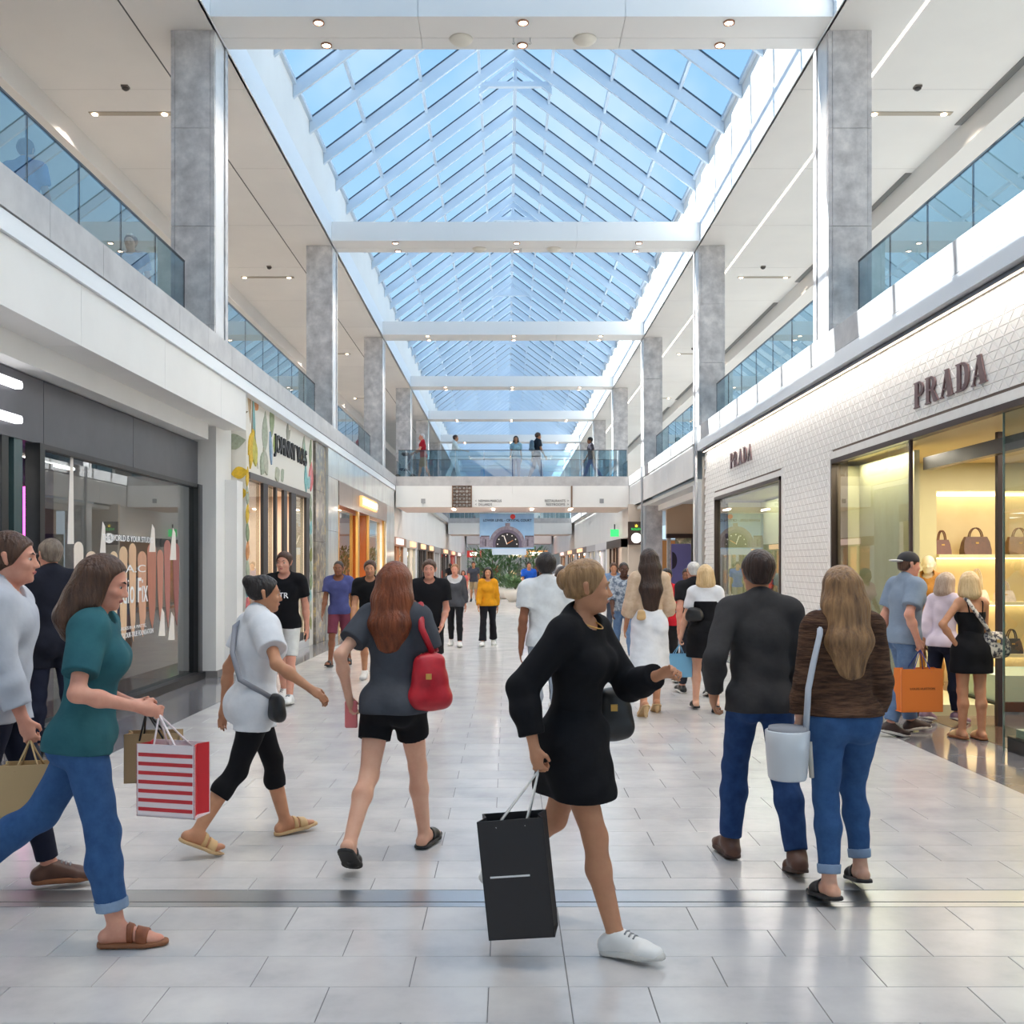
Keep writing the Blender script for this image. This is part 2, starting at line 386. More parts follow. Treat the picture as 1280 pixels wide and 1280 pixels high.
    for sd in (-1, 1): hd.el(hp(sd * .011, .096, -.033), HS(.008, .010, .007), Hd, k=.008)
    hd.el(hp(0, .086, -.058), HS(.022, .010, .009), Hd, k=.010).el(hp(0, .076, -.092), HS(.018, .016, .015), Hd, k=.016)
    # ---- legs
    def legf(J, cut=None, infl=0, thigh=False, wide=0):
        f = Fld(.03 * s); fw = 1.06 if fem else 1.0; kn, an = J['knee'], J['ank']
        back = unit(np.cross(J['kd'], A3(1, 0, 0))); 
        if back[1] > 0: back = -back
        f.rc(J['hip'] + A3(0, 0, .0), kn, .086 * bw * fw + infl, .053 * s + infl + wide * .5)
        if thigh: return f
        mid = kn + (an - kn) * .32 + back * .016 * s
        f.rc(kn, mid, .052 * s + infl + wide * .6, .054 * s + infl + wide * .8).rc(mid, an, .054 * s + infl + wide * .8, .036 * s + infl + wide)
        return f
    def footf(J, g=0):
        f = Fld(.022 * s); a, hl, bl, to = J['ank'], J['heel'], J['ball'], J['toe']; u = J['fu']; sx = np.cross(J['fd'], u)
        f.rc(a, hl + u * .034 * s, .034 * s + g, .032 * s + g).rc(a + J['fd'] * .03 * s - u * .012 * s, bl + u * .028 * s, .034 * s + g, .026 * s + g)
        f.rc(hl + u * .030 * s, bl + u * .024 * s, .030 * s + g, .026 * s + g)
        for o in (-.026, 0, .024): f.rc(bl + sx * o * s + u * .022 * s, to + sx * o * .8 * s + u * .016 * s - J['fd'] * abs(o) * .5 * s, .021 * s + g, .013 * s + g)
        return f
    # ---- arms
    arms = {}
    for sd, key, tk, gk in ((-1, 'al', 'tl', 'gl'), (1, 'ar', 'tr', 'gr')):
        sh = uq(sd * sw, -.008, .485); la, lf = .298 * s, .262 * s
        if q[tk] is not None:
            tg = A3(*q[tk]); d = tg - sh; L = np.linalg.norm(d); L = min(L, la + lf - .004); dn = unit(d)
            ca = (la * la + L * L - lf * lf) / (2 * la * L); ca = max(-1, min(1, ca))
            pole = A3(*q.get('pole' + tk[1], (sd * .5, -1, -.25))); pp = unit(pole - dn * (pole @ dn))
            el = sh + dn * la * ca + pp * la * math.sqrt(max(0, 1 - ca * ca)); wr = sh + dn * L
        else:
            pt, ab, eb = q[key]; R = ry(-sd * ab)
            ud = U @ (R @ A3(0, math.sin(math.radians(pt)), -math.cos(math.radians(pt))))
            R2 = ry(-sd * ab * .4); fd_ = U @ (R2 @ A3(0, math.sin(math.radians(pt + eb)), -math.cos(math.radians(pt + eb))))
            el = sh + ud * la; wr = el + fd_ * lf
        dd = unit(wr - el); arms[sd] = (sh, el, wr, dd)
    def armf(sd, infl=0, hand=True):
        sh, el, wr, dd = arms[sd]; f = Fld(.028 * s); aw = (.86 if fem else 1.0) * (1 + .4 * (w - 1))
        f.rc(sh, el, .050 * s * aw + infl, .039 * s * aw + infl).rc(el, el + dd * .09 * s, .039 * s * aw + infl, .040 * s * aw + infl).rc(el + dd * .09 * s, wr, .040 * s * aw + infl, .026 * s * aw + infl)
        if not hand: return f
        fwd = U @ A3(0, 1, 0); inn = U @ A3(-sd, 0, 0)
        th = fwd - dd * (fwd @ dd)
        if np.linalg.norm(th) < .35: th = U @ A3(-sd * .3, 0, 1.0); th = th - dd * (th @ dd)
        th = unit(th); nn = np.cross(dd, th); nn = nn if nn @ inn > 0 else -nn
        g = (q['gl'] if sd < 0 else q['gr']); hsx = s * (.92 if fem else 1)
        pc = wr + dd * .048 * hsx; R = np.stack([th, nn, dd], 1)
        f.el(pc, (.036 * hsx, .015 * hsx, .054 * hsx), R, k=.012); f.rc(wr, pc, .024 * hsx * aw, .02 * hsx, k=.015)
        fr_ = max(.0085 * hsx, res * .9)
        for o, Lf in ((.027, .072), (.009, .082), (-.009, .076), (-.026, .060)):
            p = pc + dd * .044 * hsx + th * o * hsx; ang = math.radians(12 + 50 * g); Lf *= hsx
            for i_, (fr2, st) in enumerate(((.45, math.radians(16 + 62 * g)), (.32, math.radians(14 + 55 * g)), (.23, 0))):
                e = p + (dd * math.cos(ang) + nn * math.sin(ang)) * Lf * fr2; f.rc(p, e, fr_ * (1 - .1 * i_), fr_ * (.92 - .1 * i_), k=.004); p = e; ang += st
        p = wr + dd * .022 * hsx + th * .026 * hsx; e = p + unit(dd * .75 + th * .65 + nn * .25) * .038 * hsx
        f.rc(p, e, .0125 * hsx, max(.010 * hsx, fr_), k=.01); e2 = e + unit(dd * .9 + th * (.25 - .5 * g) + nn * (.25 + .8 * g)) * .034 * hsx; f.rc(e, e2, max(.010 * hsx, fr_), fr_, k=.004)
        return f
    LL, LR = legf(jl), legf(jr)
    flds = [(tor, ()), (hd, ()), (LL, ()), (LR, ()), (armf(-1), ()), (armf(1), ()), (footf(jl), ()), (footf(jr), ())]
    GND = (A3(0, 0, .001), A3(0, 0, -1)); root = build(name, flds, res, skin_m(skin), None, kj=.02 * s, cuts=[GND])
    root.location = (x, y, z0); root.rotation_euler = (0, 0, math.radians(heading)); tag(root, label, 'person', group)
    info = dict(root=root, arms=arms, hp=hp, tp=tp, uq=uq, jl=jl, jr=jr, s=s, H=H, U=U, T=T, Hd=Hd, hs=hs)
    Rw = rz(heading); info['w'] = lambda v: Rw @ np.asarray(v, float) + A3(x, y, z0)
    # ---- face pieces
    if face:
        for sd in (-1, 1):
            c = hp(sd * .031, .0698, .002); m_ = bpy.data.meshes.new('eye'); bm = bmesh.new(); bmesh.ops.create_uvsphere(bm, u_segments=10, v_segments=8, radius=.0138 * hs)
            for f_ in bm.faces: f_.smooth = True
            b2 = len(bm.faces); r2 = bmesh.ops.create_uvsphere(bm, u_segments=8, v_segments=6, radius=.0080 * hs)
            bmesh.ops.translate(bm, verts=r2['verts'], vec=Vector(tuple(Hd @ (A3(0, .0078, 0) * hs))))
            for i_, f_ in enumerate(bm.faces): f_.material_index = 1 if i_ >= b2 else 0
            bmesh.ops.translate(bm, verts=bm.verts[:], vec=Vector(tuple(c))); bm.to_mesh(m_); bm.free()
            m_.materials.append(M('eye_white', (190, 178, 168), .35)); m_.materials.append(M('eye_iris', (48, 34, 26), .3)); link('eye', m_, None, root)
            eb = Fld(.006); eb.rc(hp(sd * .016, .094, .024), hp(sd * .032, .090, .030), .0035 * hs, .0035 * hs).rc(hp(sd * .032, .090, .030), hp(sd * .048, .078, .025), .0035 * hs, .002 * hs)
            build('eyebrow', [(eb, ())], max(.0028, res * .45), hair_mat or M('brow', (60, 42, 32), .7), root)
        lp = Fld(.006); lp.rc(hp(-.019, .088, -.058), hp(0, .0962, -.0565), .0035 * hs, .0052 * hs).rc(hp(0, .0962, -.0565), hp(.019, .088, -.058), .0052 * hs, .0035 * hs).rc(hp(-.012, .091, -.0635), hp(.012, .091, -.0635), .005 * hs, .005 * hs)
        build('lips', [(lp, ())], max(.003, res * .45), M('lips_' + skin, {'fair': (196, 116, 108), 'rosy': (190, 108, 100), 'tan': (170, 98, 86), 'brown': (118, 66, 58), 'dark': (84, 50, 46)}[skin], .4), root)
    # ---- hair
    if hair:
        hf = Fld(.025 * hs); cuts = []
        big = dict(short=.013, crop=.004, long=.014, bun=.010, curly=.022, bob=.016, thin=.003, wavy=.018, cap=.004)[hair]
        hf.el(hp(0, -.018, .036), HS(.076 + big, .094 + big, .083 + big), Hd)
        face_pt = hp(0, .03 if hair == 'thin' else (.062 if hair == 'short' else .052), .052); face_n = Hd @ unit(A3(0, 1, -.62))
        own = [(face_pt, face_n)]
        low_ = dict(short=-.045, crop=-.03, long=-.3, bun=-.03, curly=-.045, bob=-.12, thin=-.03, wavy=-.3, cap=-.04)[hair]
        own.append((hp(0, 0, low_), Hd @ A3(0, .25, -1)))
        fl_ = [(hf, own)]
        if hair in ('short', 'crop', 'curly', 'cap', 'thin'):
            nb = Fld(.02); nb.el(hp(0, -.06, -.02), HS(.058, .048, .05), Hd); fl_.append((nb, [(hp(0, 0, -.055), Hd @ A3(0, 0, -1))]))
        if hair == 'bun':
            b_ = Fld(.015); b_.el(hp(0, -.105, .075), HS(.048, .045, .045), Hd); fl_.append((b_, ()))
        if hair in ('long', 'wavy', 'bob'):
            L_ = q.get('hairlen', .38 if hair != 'bob' else .12) * hs; l_ = Fld(.03)
            l_.k = .05
            for sd in (-1, -.5, 0, .5, 1):
                bk_ = .03 * (1 - abs(sd)); a_ = hp(sd * .05, -.055 - bk_ * .8, .02); wv = .012 if hair == 'wavy' else 0
                b_ = hp(sd * .066, -.07 - bk_ * .6, -.10); e_ = np.array(b_) + U @ A3(sd * (.012 if hair == 'long' else .03), -.035, -L_ * .5); e2 = e_ + U @ A3(sd * -.022, .012, -L_ * (.5 - .05 * abs(sd)))
                l_.rc(a_, b_, .050 * hs, .050 * hs)
                if hair != 'bob': l_.rc(b_, e_, .050 * hs, (.044 + wv) * hs).rc(e_, e2, (.044 + wv) * hs, .026 * hs)
            for sd in (-1, 1):
                l_.rc(hp(sd * .066, .012, .03), hp(sd * .078, .0, -.09), .024 * hs, .028 * hs)
                if q.get('fronthair'): l_.rc(hp(sd * .078, .0, -.09), np.array(hp(sd * .085, .03, -.13)) + U @ A3(0, .03, -.12), .03 * hs, .018 * hs)
            fl_.append((l_, ()))
        build('hair', fl_, max(res * .8, .006), hair_mat, root, fold=.004 if hair in ('curly', 'wavy', 'bun', 'short') else .0022, kj=.02, seed=x)
    # ---- clothes
    G = res * 1.05
    for kind, mat, o in wear:
        if kind == 'top':
            t = o.get('t', .018); hem = o.get('hem', -.03); f2 = Fld(.05 * s).add(tor); fl_ = [(f2, ())]
            if hem < .06: fl_.append((legf(jl, thigh=True), ())); fl_.append((legf(jr, thigh=True), ()))
            sl = o.get('sleeve', .55)
            for sd in (-1, 1):
                sl_ = o.get('sleeve_l' if sd < 0 else 'sleeve_r', sl)
                if sl_ <= 0: continue
                sh, el, wr, dd = arms[sd]; lo_ = o.get('loose', .006) * s
                a_ = armf(sd, infl=lo_, hand=False)
                if sl_ <= 1: pt = sh + (el - sh) * sl_; nm = unit(el - sh)
                else: pt = el + dd * (sl_ - 1) * .262 * s; nm = dd
                if sl_ <= 1: a_.p = a_.p[:1]
                fl_.append((a_, [(pt - nm * 0, nm)]))
            cuts = [(tp(0, 0, hem), T @ A3(0, 0, -1))]
            nk = o.get('neck', .075)
            if nk: cuts.append(('ball', uq(0, .03 + o.get('vneck', 0) * .3, .575 - o.get('vneck', 0) * .1), nk * s + o.get('vneck', 0) * .4))
            if o.get('strapless'): cuts.append((uq(0, 0, o['strapless']), U @ A3(0, 0, 1)))
            build(o.get('name', 'shirt'), fl_, G, mat, root, t=t, cuts=cuts, fold=o.get('fold', .0035), kj=.035, seed=x * 3)
        elif kind == 'pants':
            t = o.get('t', .009); ln = o.get('len', 1.9); fl_ = [(Fld(.05 * s).add(tor), [(tp(0, 0, o.get('waist', .10)), T @ A3(0, 0, 1))])]
            for J in (jl, jr):
                f2 = legf(J, wide=o.get('wide', .004))
                if ln <= 1: pt = J['hip'] + (J['knee'] - J['hip']) * ln; nm = unit(J['knee'] - J['hip']); f2.p = f2.p[:1]
                else: pt = J['knee'] + (J['ank'] - J['knee']) * (ln - 1); nm = unit(J['ank'] - J['knee'])
                if o.get('flare'): f2.rc(J['knee'], J['ank'], .05 * s, .05 * s + o['flare'])
                fl_.append((f2, [(pt, nm)]))
            tro = build(o.get('name', 'trousers'), fl_, G, mat, root, t=t, fold=o.get('fold', .003), kj=.03, seed=x * 5)
            if o.get('cuff'):
                for J in (jl, jr):
                    pt = J['knee'] + (J['ank'] - J['knee']) * (ln - 1); nm = unit(J['ank'] - J['knee']); f2 = legf(J, wide=o.get('wide', .004) + .004)
                    build('cuff', [(f2, [(pt, nm), (pt - nm * .045, -nm)])], G, o['cuff'], tro or root, t=t + .002)
        elif kind == 'skirt':
            hem, wa = o.get('hem', -.38), o.get('waist', .16); fl = o.get('flare', .02); f2 = Fld(.06 * s)
            dyl = (jl['knee'][1] + jr['knee'][1]) * .25
            f2.el(tp(0, -.008, .03), S(.168 * w, .122 * w, .15), T)
            n_ = 7
            for i_ in range(n_ + 1):
                u = i_ / n_; zz = .02 + (hem * s - .02) * u
                for J, sd in ((jl, -1), (jr, 1)):
                    c = J['hip'] + (J['knee'] - J['hip']) * min(1.2, (-zz / (.43 * s)))
                    f2.el(c + A3(-sd * .012, 0, 0), (.105 * s + fl * u, .108 * s + fl * u, .07))
                cm = (jl['hip'] + jr['hip']) / 2 + ((jl['knee'] + jr['knee']) / 2 - (jl['hip'] + jr['hip']) / 2) * min(1.2, (-zz / (.43 * s)))
                f2.el(cm, (.10 * s + fl * u, .112 * s + fl * u + abs(jl['knee'][1] - jr['knee'][1]) * .22 * u, .07))
            f2.add(tor)
            build(o.get('name', 'skirt'), [(f2, ())], G, mat, root, t=.008, cuts=[(P0 + A3(0, 0, hem * s), A3(0, 0, -1)), (tp(0, 0, wa), T @ A3(0, 0, 1))], fold=o.get('fold', .004), seed=x)
        elif kind == 'shoes':
            st = o.get('style', 'sneaker'); sole = o.get('sole', M('sole_white', (205, 202, 196), .6))
            for J in (jl, jr):
                g = .006
                if st in ('sneaker', 'boot', 'flat'):
                    top_ = {'sneaker': .03, 'boot': .075, 'flat': -.015}[st]
                    fl_ = [(footf(J, g), ())]
                    if st == 'boot': l_ = Fld(.02); l_.rc(J['ank'], J['ank'] - J['kd'] * .09 * s, .044 * s, .046 * s); fl_.append((l_, ()))
                    cuts = [(J['ank'] + J['fu'] * top_ * s, J['fu']), GND]
                    if st == 'flat': cuts = [(J['ank'] + J['fu'] * -.028 * s, unit(J['fu'] - J['fd'] * .12)), GND]
                    sh_ = build('shoe', fl_, max(.006, res * .8), mat, root, t=.004, cuts=cuts)
                else:  # sandal or slide: bands over the foot
                    f2 = footf(J, .004); c = J['ball'] * .62 + J['ank'] * .38; c2 = J['ball'] * .95 + J['ank'] * .05
                    sh_ = build('sandal_band', [(f2, [(c2 + J['fd'] * .022 * s, J['fd']), (c2 - J['fd'] * (.03 if st == 'sandal' else .06) * s, -J['fd'])])], max(.006, res * .8), mat, root, t=.004)
                    if st == 'sandal': build('sandal_band', [(footf(J, .004), [(c - J['fd'] * .0 * s, J['fd']), (c - J['fd'] * .028 * s, -J['fd'])])], max(.006, res * .8), mat, root, t=.004)
                if st == 'sneaker' and res < .0095:
                    sx0_ = np.cross(J['fd'], J['fu'])
                    for q_ in (.25, .45, .65):
                        c_ = J['ank'] + J['fd'] * (.03 + .10 * q_) * s - J['fu'] * (.012 + .030 * q_) * s + J['fu'] * (.050 - .006 * q_) * s
                        V_, F_ = tubev([c_ - sx0_ * .022 * s - J['fu'] * .010 * s, c_, c_ + sx0_ * .022 * s - J['fu'] * .010 * s], .0045 * s, 6); mesh_local('lace', V_, F_, M('lace_grey', (150, 150, 152), .7), sh_ or root)
                sf = Fld(.02 * s); sx = np.cross(J['fd'], J['fu'])
                for o_ in (-.018, .018): sf.rc(J['heel'] + sx * o_ * .6 * s, J['ball'] + sx * o_ * s, .032 * s, .033 * s).rc(J['ball'] + sx * o_ * s, J['toe'] + sx * o_ * .5 * s, .033 * s, .024 * s)
                th_ = .020 if st in ('sneaker', 'boot') else .012
                build('sole', [(sf, [(J['heel'] + J['fu'] * th_, J['fu']), (J['heel'] - J['fu'] * .006, -J['fu'])])], max(.005, res * .7), sole, (sh_ if st in ('sneaker', 'boot', 'flat') else None) or root, t=.004, cuts=[GND])
                if o.get('heel'): build('heel', [(Fld(.01).rc(J['heel'], A3(J['heel'][0], J['heel'][1], o['heel'] * .1), .026 * s, .020 * s), [(A3(0, 0, 0), A3(0, 0, -1))])], .006, sole, root)
        elif kind == 'strap':  # band over a shoulder, o['pts'] in body space
            pts = [np.array(p) for p in o['pts'](info)]
            V, F = tubev(pts, o.get('r', .014), 8); mesh_local(o.get('name', 'strap'), V, F, mat, root)
    for e in extras: e(info)
    return info
def mesh_local(name, V, F, mat, parent, smooth=True):
    me = bpy.data.meshes.new(name); me.from_pydata([tuple(v) for v in V], [], F); me.update()
    if smooth: me.polygons.foreach_set('use_smooth', [True] * len(me.polygons))
    return link(name, me, mat, parent)
# ================================================================ the hall
XL, XR, XC = -3.82, 4.19, .185
Z2T, Z2B, ZF, ZC = 4.65, 4.32, 3.60, 8.63       # slab stone top / bottom, fascia bottom, gallery ceiling
ZCURB, ZRIDGE, ZCOL = 10.20, 13.18, 12.57
Y0, YEND = -5.0, 104.0
BAYS = [4.34 + 9 * i for i in range(11)]        # front faces of the columns
white = M('white_plaster', (236, 235, 232), .55, col2=(228, 227, 224), nscale=.6, world=True)
ceil_m = M('ceiling_paint', (226, 222, 218), .7, col2=(218, 214, 211), nscale=.4, world=True)
groove = M('shadow_gap', (92, 90, 90), .8)
stone = M('grey_marble', (172, 169, 170), .32, col2=(232, 228, 226), nscale=4.2, ndetail=10, ncon=(.30, .72), col3=(202, 199, 199), world=True, spec=.4)
stone_lt = M('pale_marble', (226, 226, 226), .25, col2=(188, 190, 194), nscale=1.6, ndetail=8, ncon=(.5, .85), world=True)
band_m = M('slab_stone', (196, 194, 193), .35, col2=(168, 166, 167), nscale=3, ndetail=8, ncon=(.35, .75), world=True)
steel = M('brushed_steel', (190, 192, 196), .3, metal=.9)
dark_metal = M('dark_bronze', (52, 44, 42), .4, metal=.6)
black = M('black_metal', (22, 22, 24), .4)
tile_m = M('floor_tile', (212, 209, 206), .20, col2=(182, 180, 180), nscale=2.2, ndetail=9, ncon=(.34, .74), col3=(200, 197, 196), world=True, rand=.07, spec=.45)
tile_bump = tile_m
grout = M('grout', (112, 111, 112), .8)
dark_tile = M('border_stone', (104, 102, 106), .10, col2=(140, 138, 140), nscale=2.4, ndetail=8, ncon=(.3, .75), world=True, spec=.6)
railg = GLASS('rail_glass', (196, 224, 236), 3.2)
skyg = GLASS('skylight_glass', (232, 244, 252), 1.12)
shopg = GLASS('shop_glass', (226, 230, 226), 1.5)
white_metal = M('white_frame', (238, 242, 246), .35)
frame_m = M('skylight_frame', (196, 210, 224), .4)
# ---- floor: grout bed, tiles as pieces, border stone
floor = box('floor', -9, 10, Y0, YEND, -.12, -.004, grout); tag(floor, kind='structure')
TL, TR_ = .612, .3045
XA, XB = -3.40, 3.65
def tile_mesh(w, d):
    b = .0016; g = .0016; x, y = w / 2 - g, d / 2 - g
    V = [(-x, -y, -.006), (x, -y, -.006), (x, y, -.006), (-x, y, -.006), (-x, -y, -b), (x, -y, -b), (x, y, -b), (-x, y, -b), (-x + b, -y + b, 0), (x - b, -y + b, 0), (x - b, y - b, 0), (-x + b, y - b, 0)]
    F = [(8, 9, 10, 11)] + [(i, (i + 1) % 4, 4 + (i + 1) % 4, 4 + i) for i in range(4)] + [(4 + i, 4 + (i + 1) % 4, 8 + (i + 1) % 4, 8 + i) for i in range(4)]
    return V, F
_tm = {}
def tile_obj(x0, x1, y0, y1):
    k = (round(x1 - x0, 4), round(y1 - y0, 4))
    if k not in _tm:
        V, F = tile_mesh(*k); me = bpy.data.meshes.new('tile'); me.from_pydata(V, [], F); me.update(); me.materials.append(tile_m); _tm[k] = me
    o = bpy.data.objects.new('tile', _tm[k]); COL.objects.link(o); o.parent = floor
    o.location = Vector(((x0 + x1) / 2, (y0 + y1) / 2, 0)) - wl(floor)
rows = []
y = 3.906 - TR_ * 3
k = 0
while y < 4.80: rows.append((y, min(y + TR_, 4.826), (k + 1) % 2)); y += TR_; k += 1
rows.append((5.075, 5.263, 1)); y = 5.263; k = 0
while y < 103: rows.append((y, y + TR_, k % 2)); y += TR_; k += 1
rows = [(a, b, o) for a, b, o in rows if b - a > .03]
far_V, far_F = [], []
n_tiles = 0
for (ya, yb, off) in rows:
    if ya > 58: break
    xs = [XC + .05]
    half = .5 if off else 0
    for sgn in (1, -1):
        x = XC + .05; first = True
        while (x < XB if sgn > 0 else x > XA):
            st = TL * (.5 if (first and off) else 1); first = False
            xn = x + sgn * st; xn = min(xn, XB) if sgn > 0 else max(xn, XA)
            a, b = min(x, xn), max(x, xn); x = xn
            if b - a < .02: continue
            ym = (ya + yb) / 2; vis = abs((a + b) / 2) < ym * .56 + .35
            if vis and ya >= 3.2 and n_tiles < 298 and ya < 13: tile_obj(a, b, ya, yb); n_tiles += 1
            else:
                V, F = tile_mesh(b - a, yb - ya); kk = len(far_V)
                far_V += [(v[0] + (a + b) / 2, v[1] + ym, v[2]) for v in V[4:]]; far_F += [tuple(i - 4 + kk for i in f) for f in F if min(f) >= 4]
tag(mesh('tile_field', far_V, far_F, tile_m, floor), kind='stuff')
box('tile_field_end', XA, XB, rows[0][0] - 6, rows[0][0], -.02, 0, tile_m, floor); box('tile_field_end', XA, XB, 58.2, YEND, -.02, 0, tile_m, floor)
for nm, xa, xb in (('border_stone', -4.6, XA), ('border_stone', XB, 4.42)):
    yy = Y0
    while yy < 60: box(nm, xa, xb - .003, yy, yy + 1.217, -.02, 0, dark_tile, floor); yy += 1.22
ej = thing('expansion_joint_cover', 'brushed steel expansion joint cover strip across the tiled floor', 'floor strip', (XC, 4.95, 0))
for a, b, z in ((4.828, 4.890, -.004), (4.896, 4.985, -.002), (4.991, 5.073, -.004)): box('strip', XA, XB, a, b, -.01, z + .002, steel, ej)
# ---- upper floors, galleries, ceilings
SIDE = {'left': (-1, XL), 'right': (1, XR)}
for sd, (sg, xe) in SIDE.items():
    xo = xe + sg * 6.6
    # slab of the upper gallery (behind the stone edge)
    sbox('floor_upper_' + sd, xe + sg * .06, xo, Y0, YEND, Z2B, Z2T - .08, M('gallery_floor', (198, 195, 192), .4))
    w_ = sbox('trim_slab_edge_' + sd, xe, xe + sg * .07, Y0, YEND, Z2B + .02, Z2T, groove)
    yy = 4.0
    while yy < 100:
        box('stone_panel', xe - sg * .012, xe + sg * .55, yy + .003, yy + 1.117, Z2B + .012, Z2T, band_m, w_); yy += 1.12
    # gallery ceiling with its step
    c_ = sbox('ceiling_' + sd, xe, xe + sg * 3.05, Y0, YEND, ZC, ZC + .35, ceil_m)
    sbox('ceiling_bulkhead_' + sd, xe + sg * 3.05, xo, Y0, YEND, ZC - .38, ZC + .35, ceil_m)
    if sd == 'left': box('groove', xe - 1.0, xe - 1.02, Y0, YEND, ZC - .004, ZC, groove, c_)
    else:
        tag(box('cove_light_strip', xe + 1.02, xe + 1.05, 5, 100, ZC - .006, ZC, M('cove_glow', (255, 240, 225), .5, emit=(255, 238, 220), estr=3)), 'thin glowing light line let into the right gallery ceiling', 'ceiling light')
        for i in range(8): tag(box('air_grille', xe + 2.93, xe + 3.045, 9.2 + 9 * i, 16.2 + 9 * i, ZC - .014, ZC - .002, M('grille', (120, 118, 116), .6)), 'long grey slot air grille beside the gallery ceiling bulkhead', 'air grille', 'slot grilles in the gallery ceiling')
    for i in range(30): box('groove', xe, xe + sg * 3.05, 6 + 3 * i, 6.012 + 3 * i, ZC - .002, ZC, M('fine_joint', (204, 200, 197), .8), c_)
    # outer walls of the gallery: upper shop fronts
    w2 = sbox('wall_upper_' + sd, xo, xo + sg * .2, Y0, YEND, Z2T - .08, ZC, white)
    for i in range(10):
        ya = 6 + 9 * i
        box('shop_window', xo - sg * .02, xo, ya, ya + 6.2, Z2T - .08, ZC - 1.2, M('upper_shop', (150, 146, 140), .2), w2)
    # roof parapet: the white curb that carries the skylight
    w3 = sbox('wall_curb_' + sd, xe, xe + sg * .25, Y0, YEND, ZC + .001, ZCURB, white)
    box('ledge', xe - sg * .02, xe + sg * .03, Y0, YEND, ZC, ZC + .5, white_metal, w3)
    sbox('roof_' + sd, xe + sg * .25, xo + sg * .2, Y0, YEND, ZC + .35, ZC + .6, white)
# ends of the hall
sbox('wall_back', XL - 6.8, XR + 6.8, Y0 - .3, Y0, 0, 12.6, white)
ew = sbox('wall_end', XL - 6.8, XR + 6.8, YEND, YEND + .3, 0, 12.6, M('end_wall', (214, 208, 200), .6))
# ---- columns
PLACES_L = ['above the grey cosmetics shop front', 'above the gold veined pilaster', 'above the pale marble shop', 'just beyond the bridge on the cosmetics shop side', 'second beyond the bridge on the cosmetics shop side', 'third beyond the bridge on the cosmetics shop side', 'fourth beyond the bridge on the cosmetics shop side']
PLACES_R = ['above the large white tiled shop window', 'at the end of the white tiled shop', 'beside the wall clock sign', 'just beyond the bridge on the white tiled shop side', 'second beyond the bridge on the white tiled shop side', 'third beyond the bridge on the white tiled shop side', 'fourth beyond the bridge on the white tiled shop side']
def column(yf, sg, xe, label):
    t = thing('stone_column', label, 'column', (xe + sg * .3, yf + .32, Z2T))
    x0, x1 = xe + sg * .02, xe + sg * .59
    box('core', x0 + sg * .03, x1 - sg * .03, yf + .03, yf + .61, Z2T, ZC, groove, t)
    z = ZC
    while z > Z2T + .05:
        z1 = max(z - 1.285, Z2T)
        box('stone_panel', x0 + sg * .055, x1 - sg * .055, yf, yf + .04, z1 + .004, z - .002, stone, t)
        for a, b in ((x0, x0 + sg * .051), (x1 - sg * .051, x1)): box('corner_panel', a, b, yf + .002, yf + .045, z1 + .004, z - .002, stone, t)
        box('side_panel', x1 - sg * .035, x1, yf + .046, yf + .60, z1 + .004, z - .002, stone, t)
        z = z1
    box('inner_panel', x0 - sg * .006, x0 + sg * .03, yf + .046, yf + .42, Z2T, ZC, stone_lt, t)
    box('steel_channel', x0 - sg * .002, x0 + sg * .03, yf + .423, yf + .47, Z2T, ZC, steel, t)
    box('inner_panel', x0 - sg * .016, x0 + sg * .03, yf + .473, yf + .60, Z2T, ZC, stone, t)
    return t
for i, yf in enumerate(BAYS[1:8]):
    column(yf, -1, XL, 'grey marble clad column ' + PLACES_L[i]); column(yf, 1, XR, 'grey marble clad column ' + PLACES_R[i])
# ---- white beams across the skylight, with downlights
BN = {1: 'third beam before the bridge', 2: 'second beam before the bridge', 3: 'beam just before the bridge', 4: 'first beam beyond the bridge', 5: 'second beam beyond the bridge', 6: 'third beam beyond the bridge', 7: 'fourth beam beyond the bridge'}
beam_m = M('beam_paint', (232, 230, 228), .5)
glow = M('lamp_glow', (255, 240, 215), .4, emit=(255, 226, 190), estr=9)
def downlight(cx, cy, cz, label, group, r=.055):
    t = thing('downlight', label, 'ceiling light', (cx, cy, cz - .02), group)
    lathe('trim_ring', [(r * 1.35, .0), (r * 1.35, .019), (r, .019), (r, 0)], cx, cy, cz - .02, M('ring_copper', (196, 150, 128), .4, metal=.5), t, 14, caps=False)
    lathe('lamp', [(r * .98, .004), (r * .98, .016)], cx, cy, cz - .02, glow, t, 14)
    lamp_spot('downlight_lamp', (cx, cy, cz - .04), 75, t)
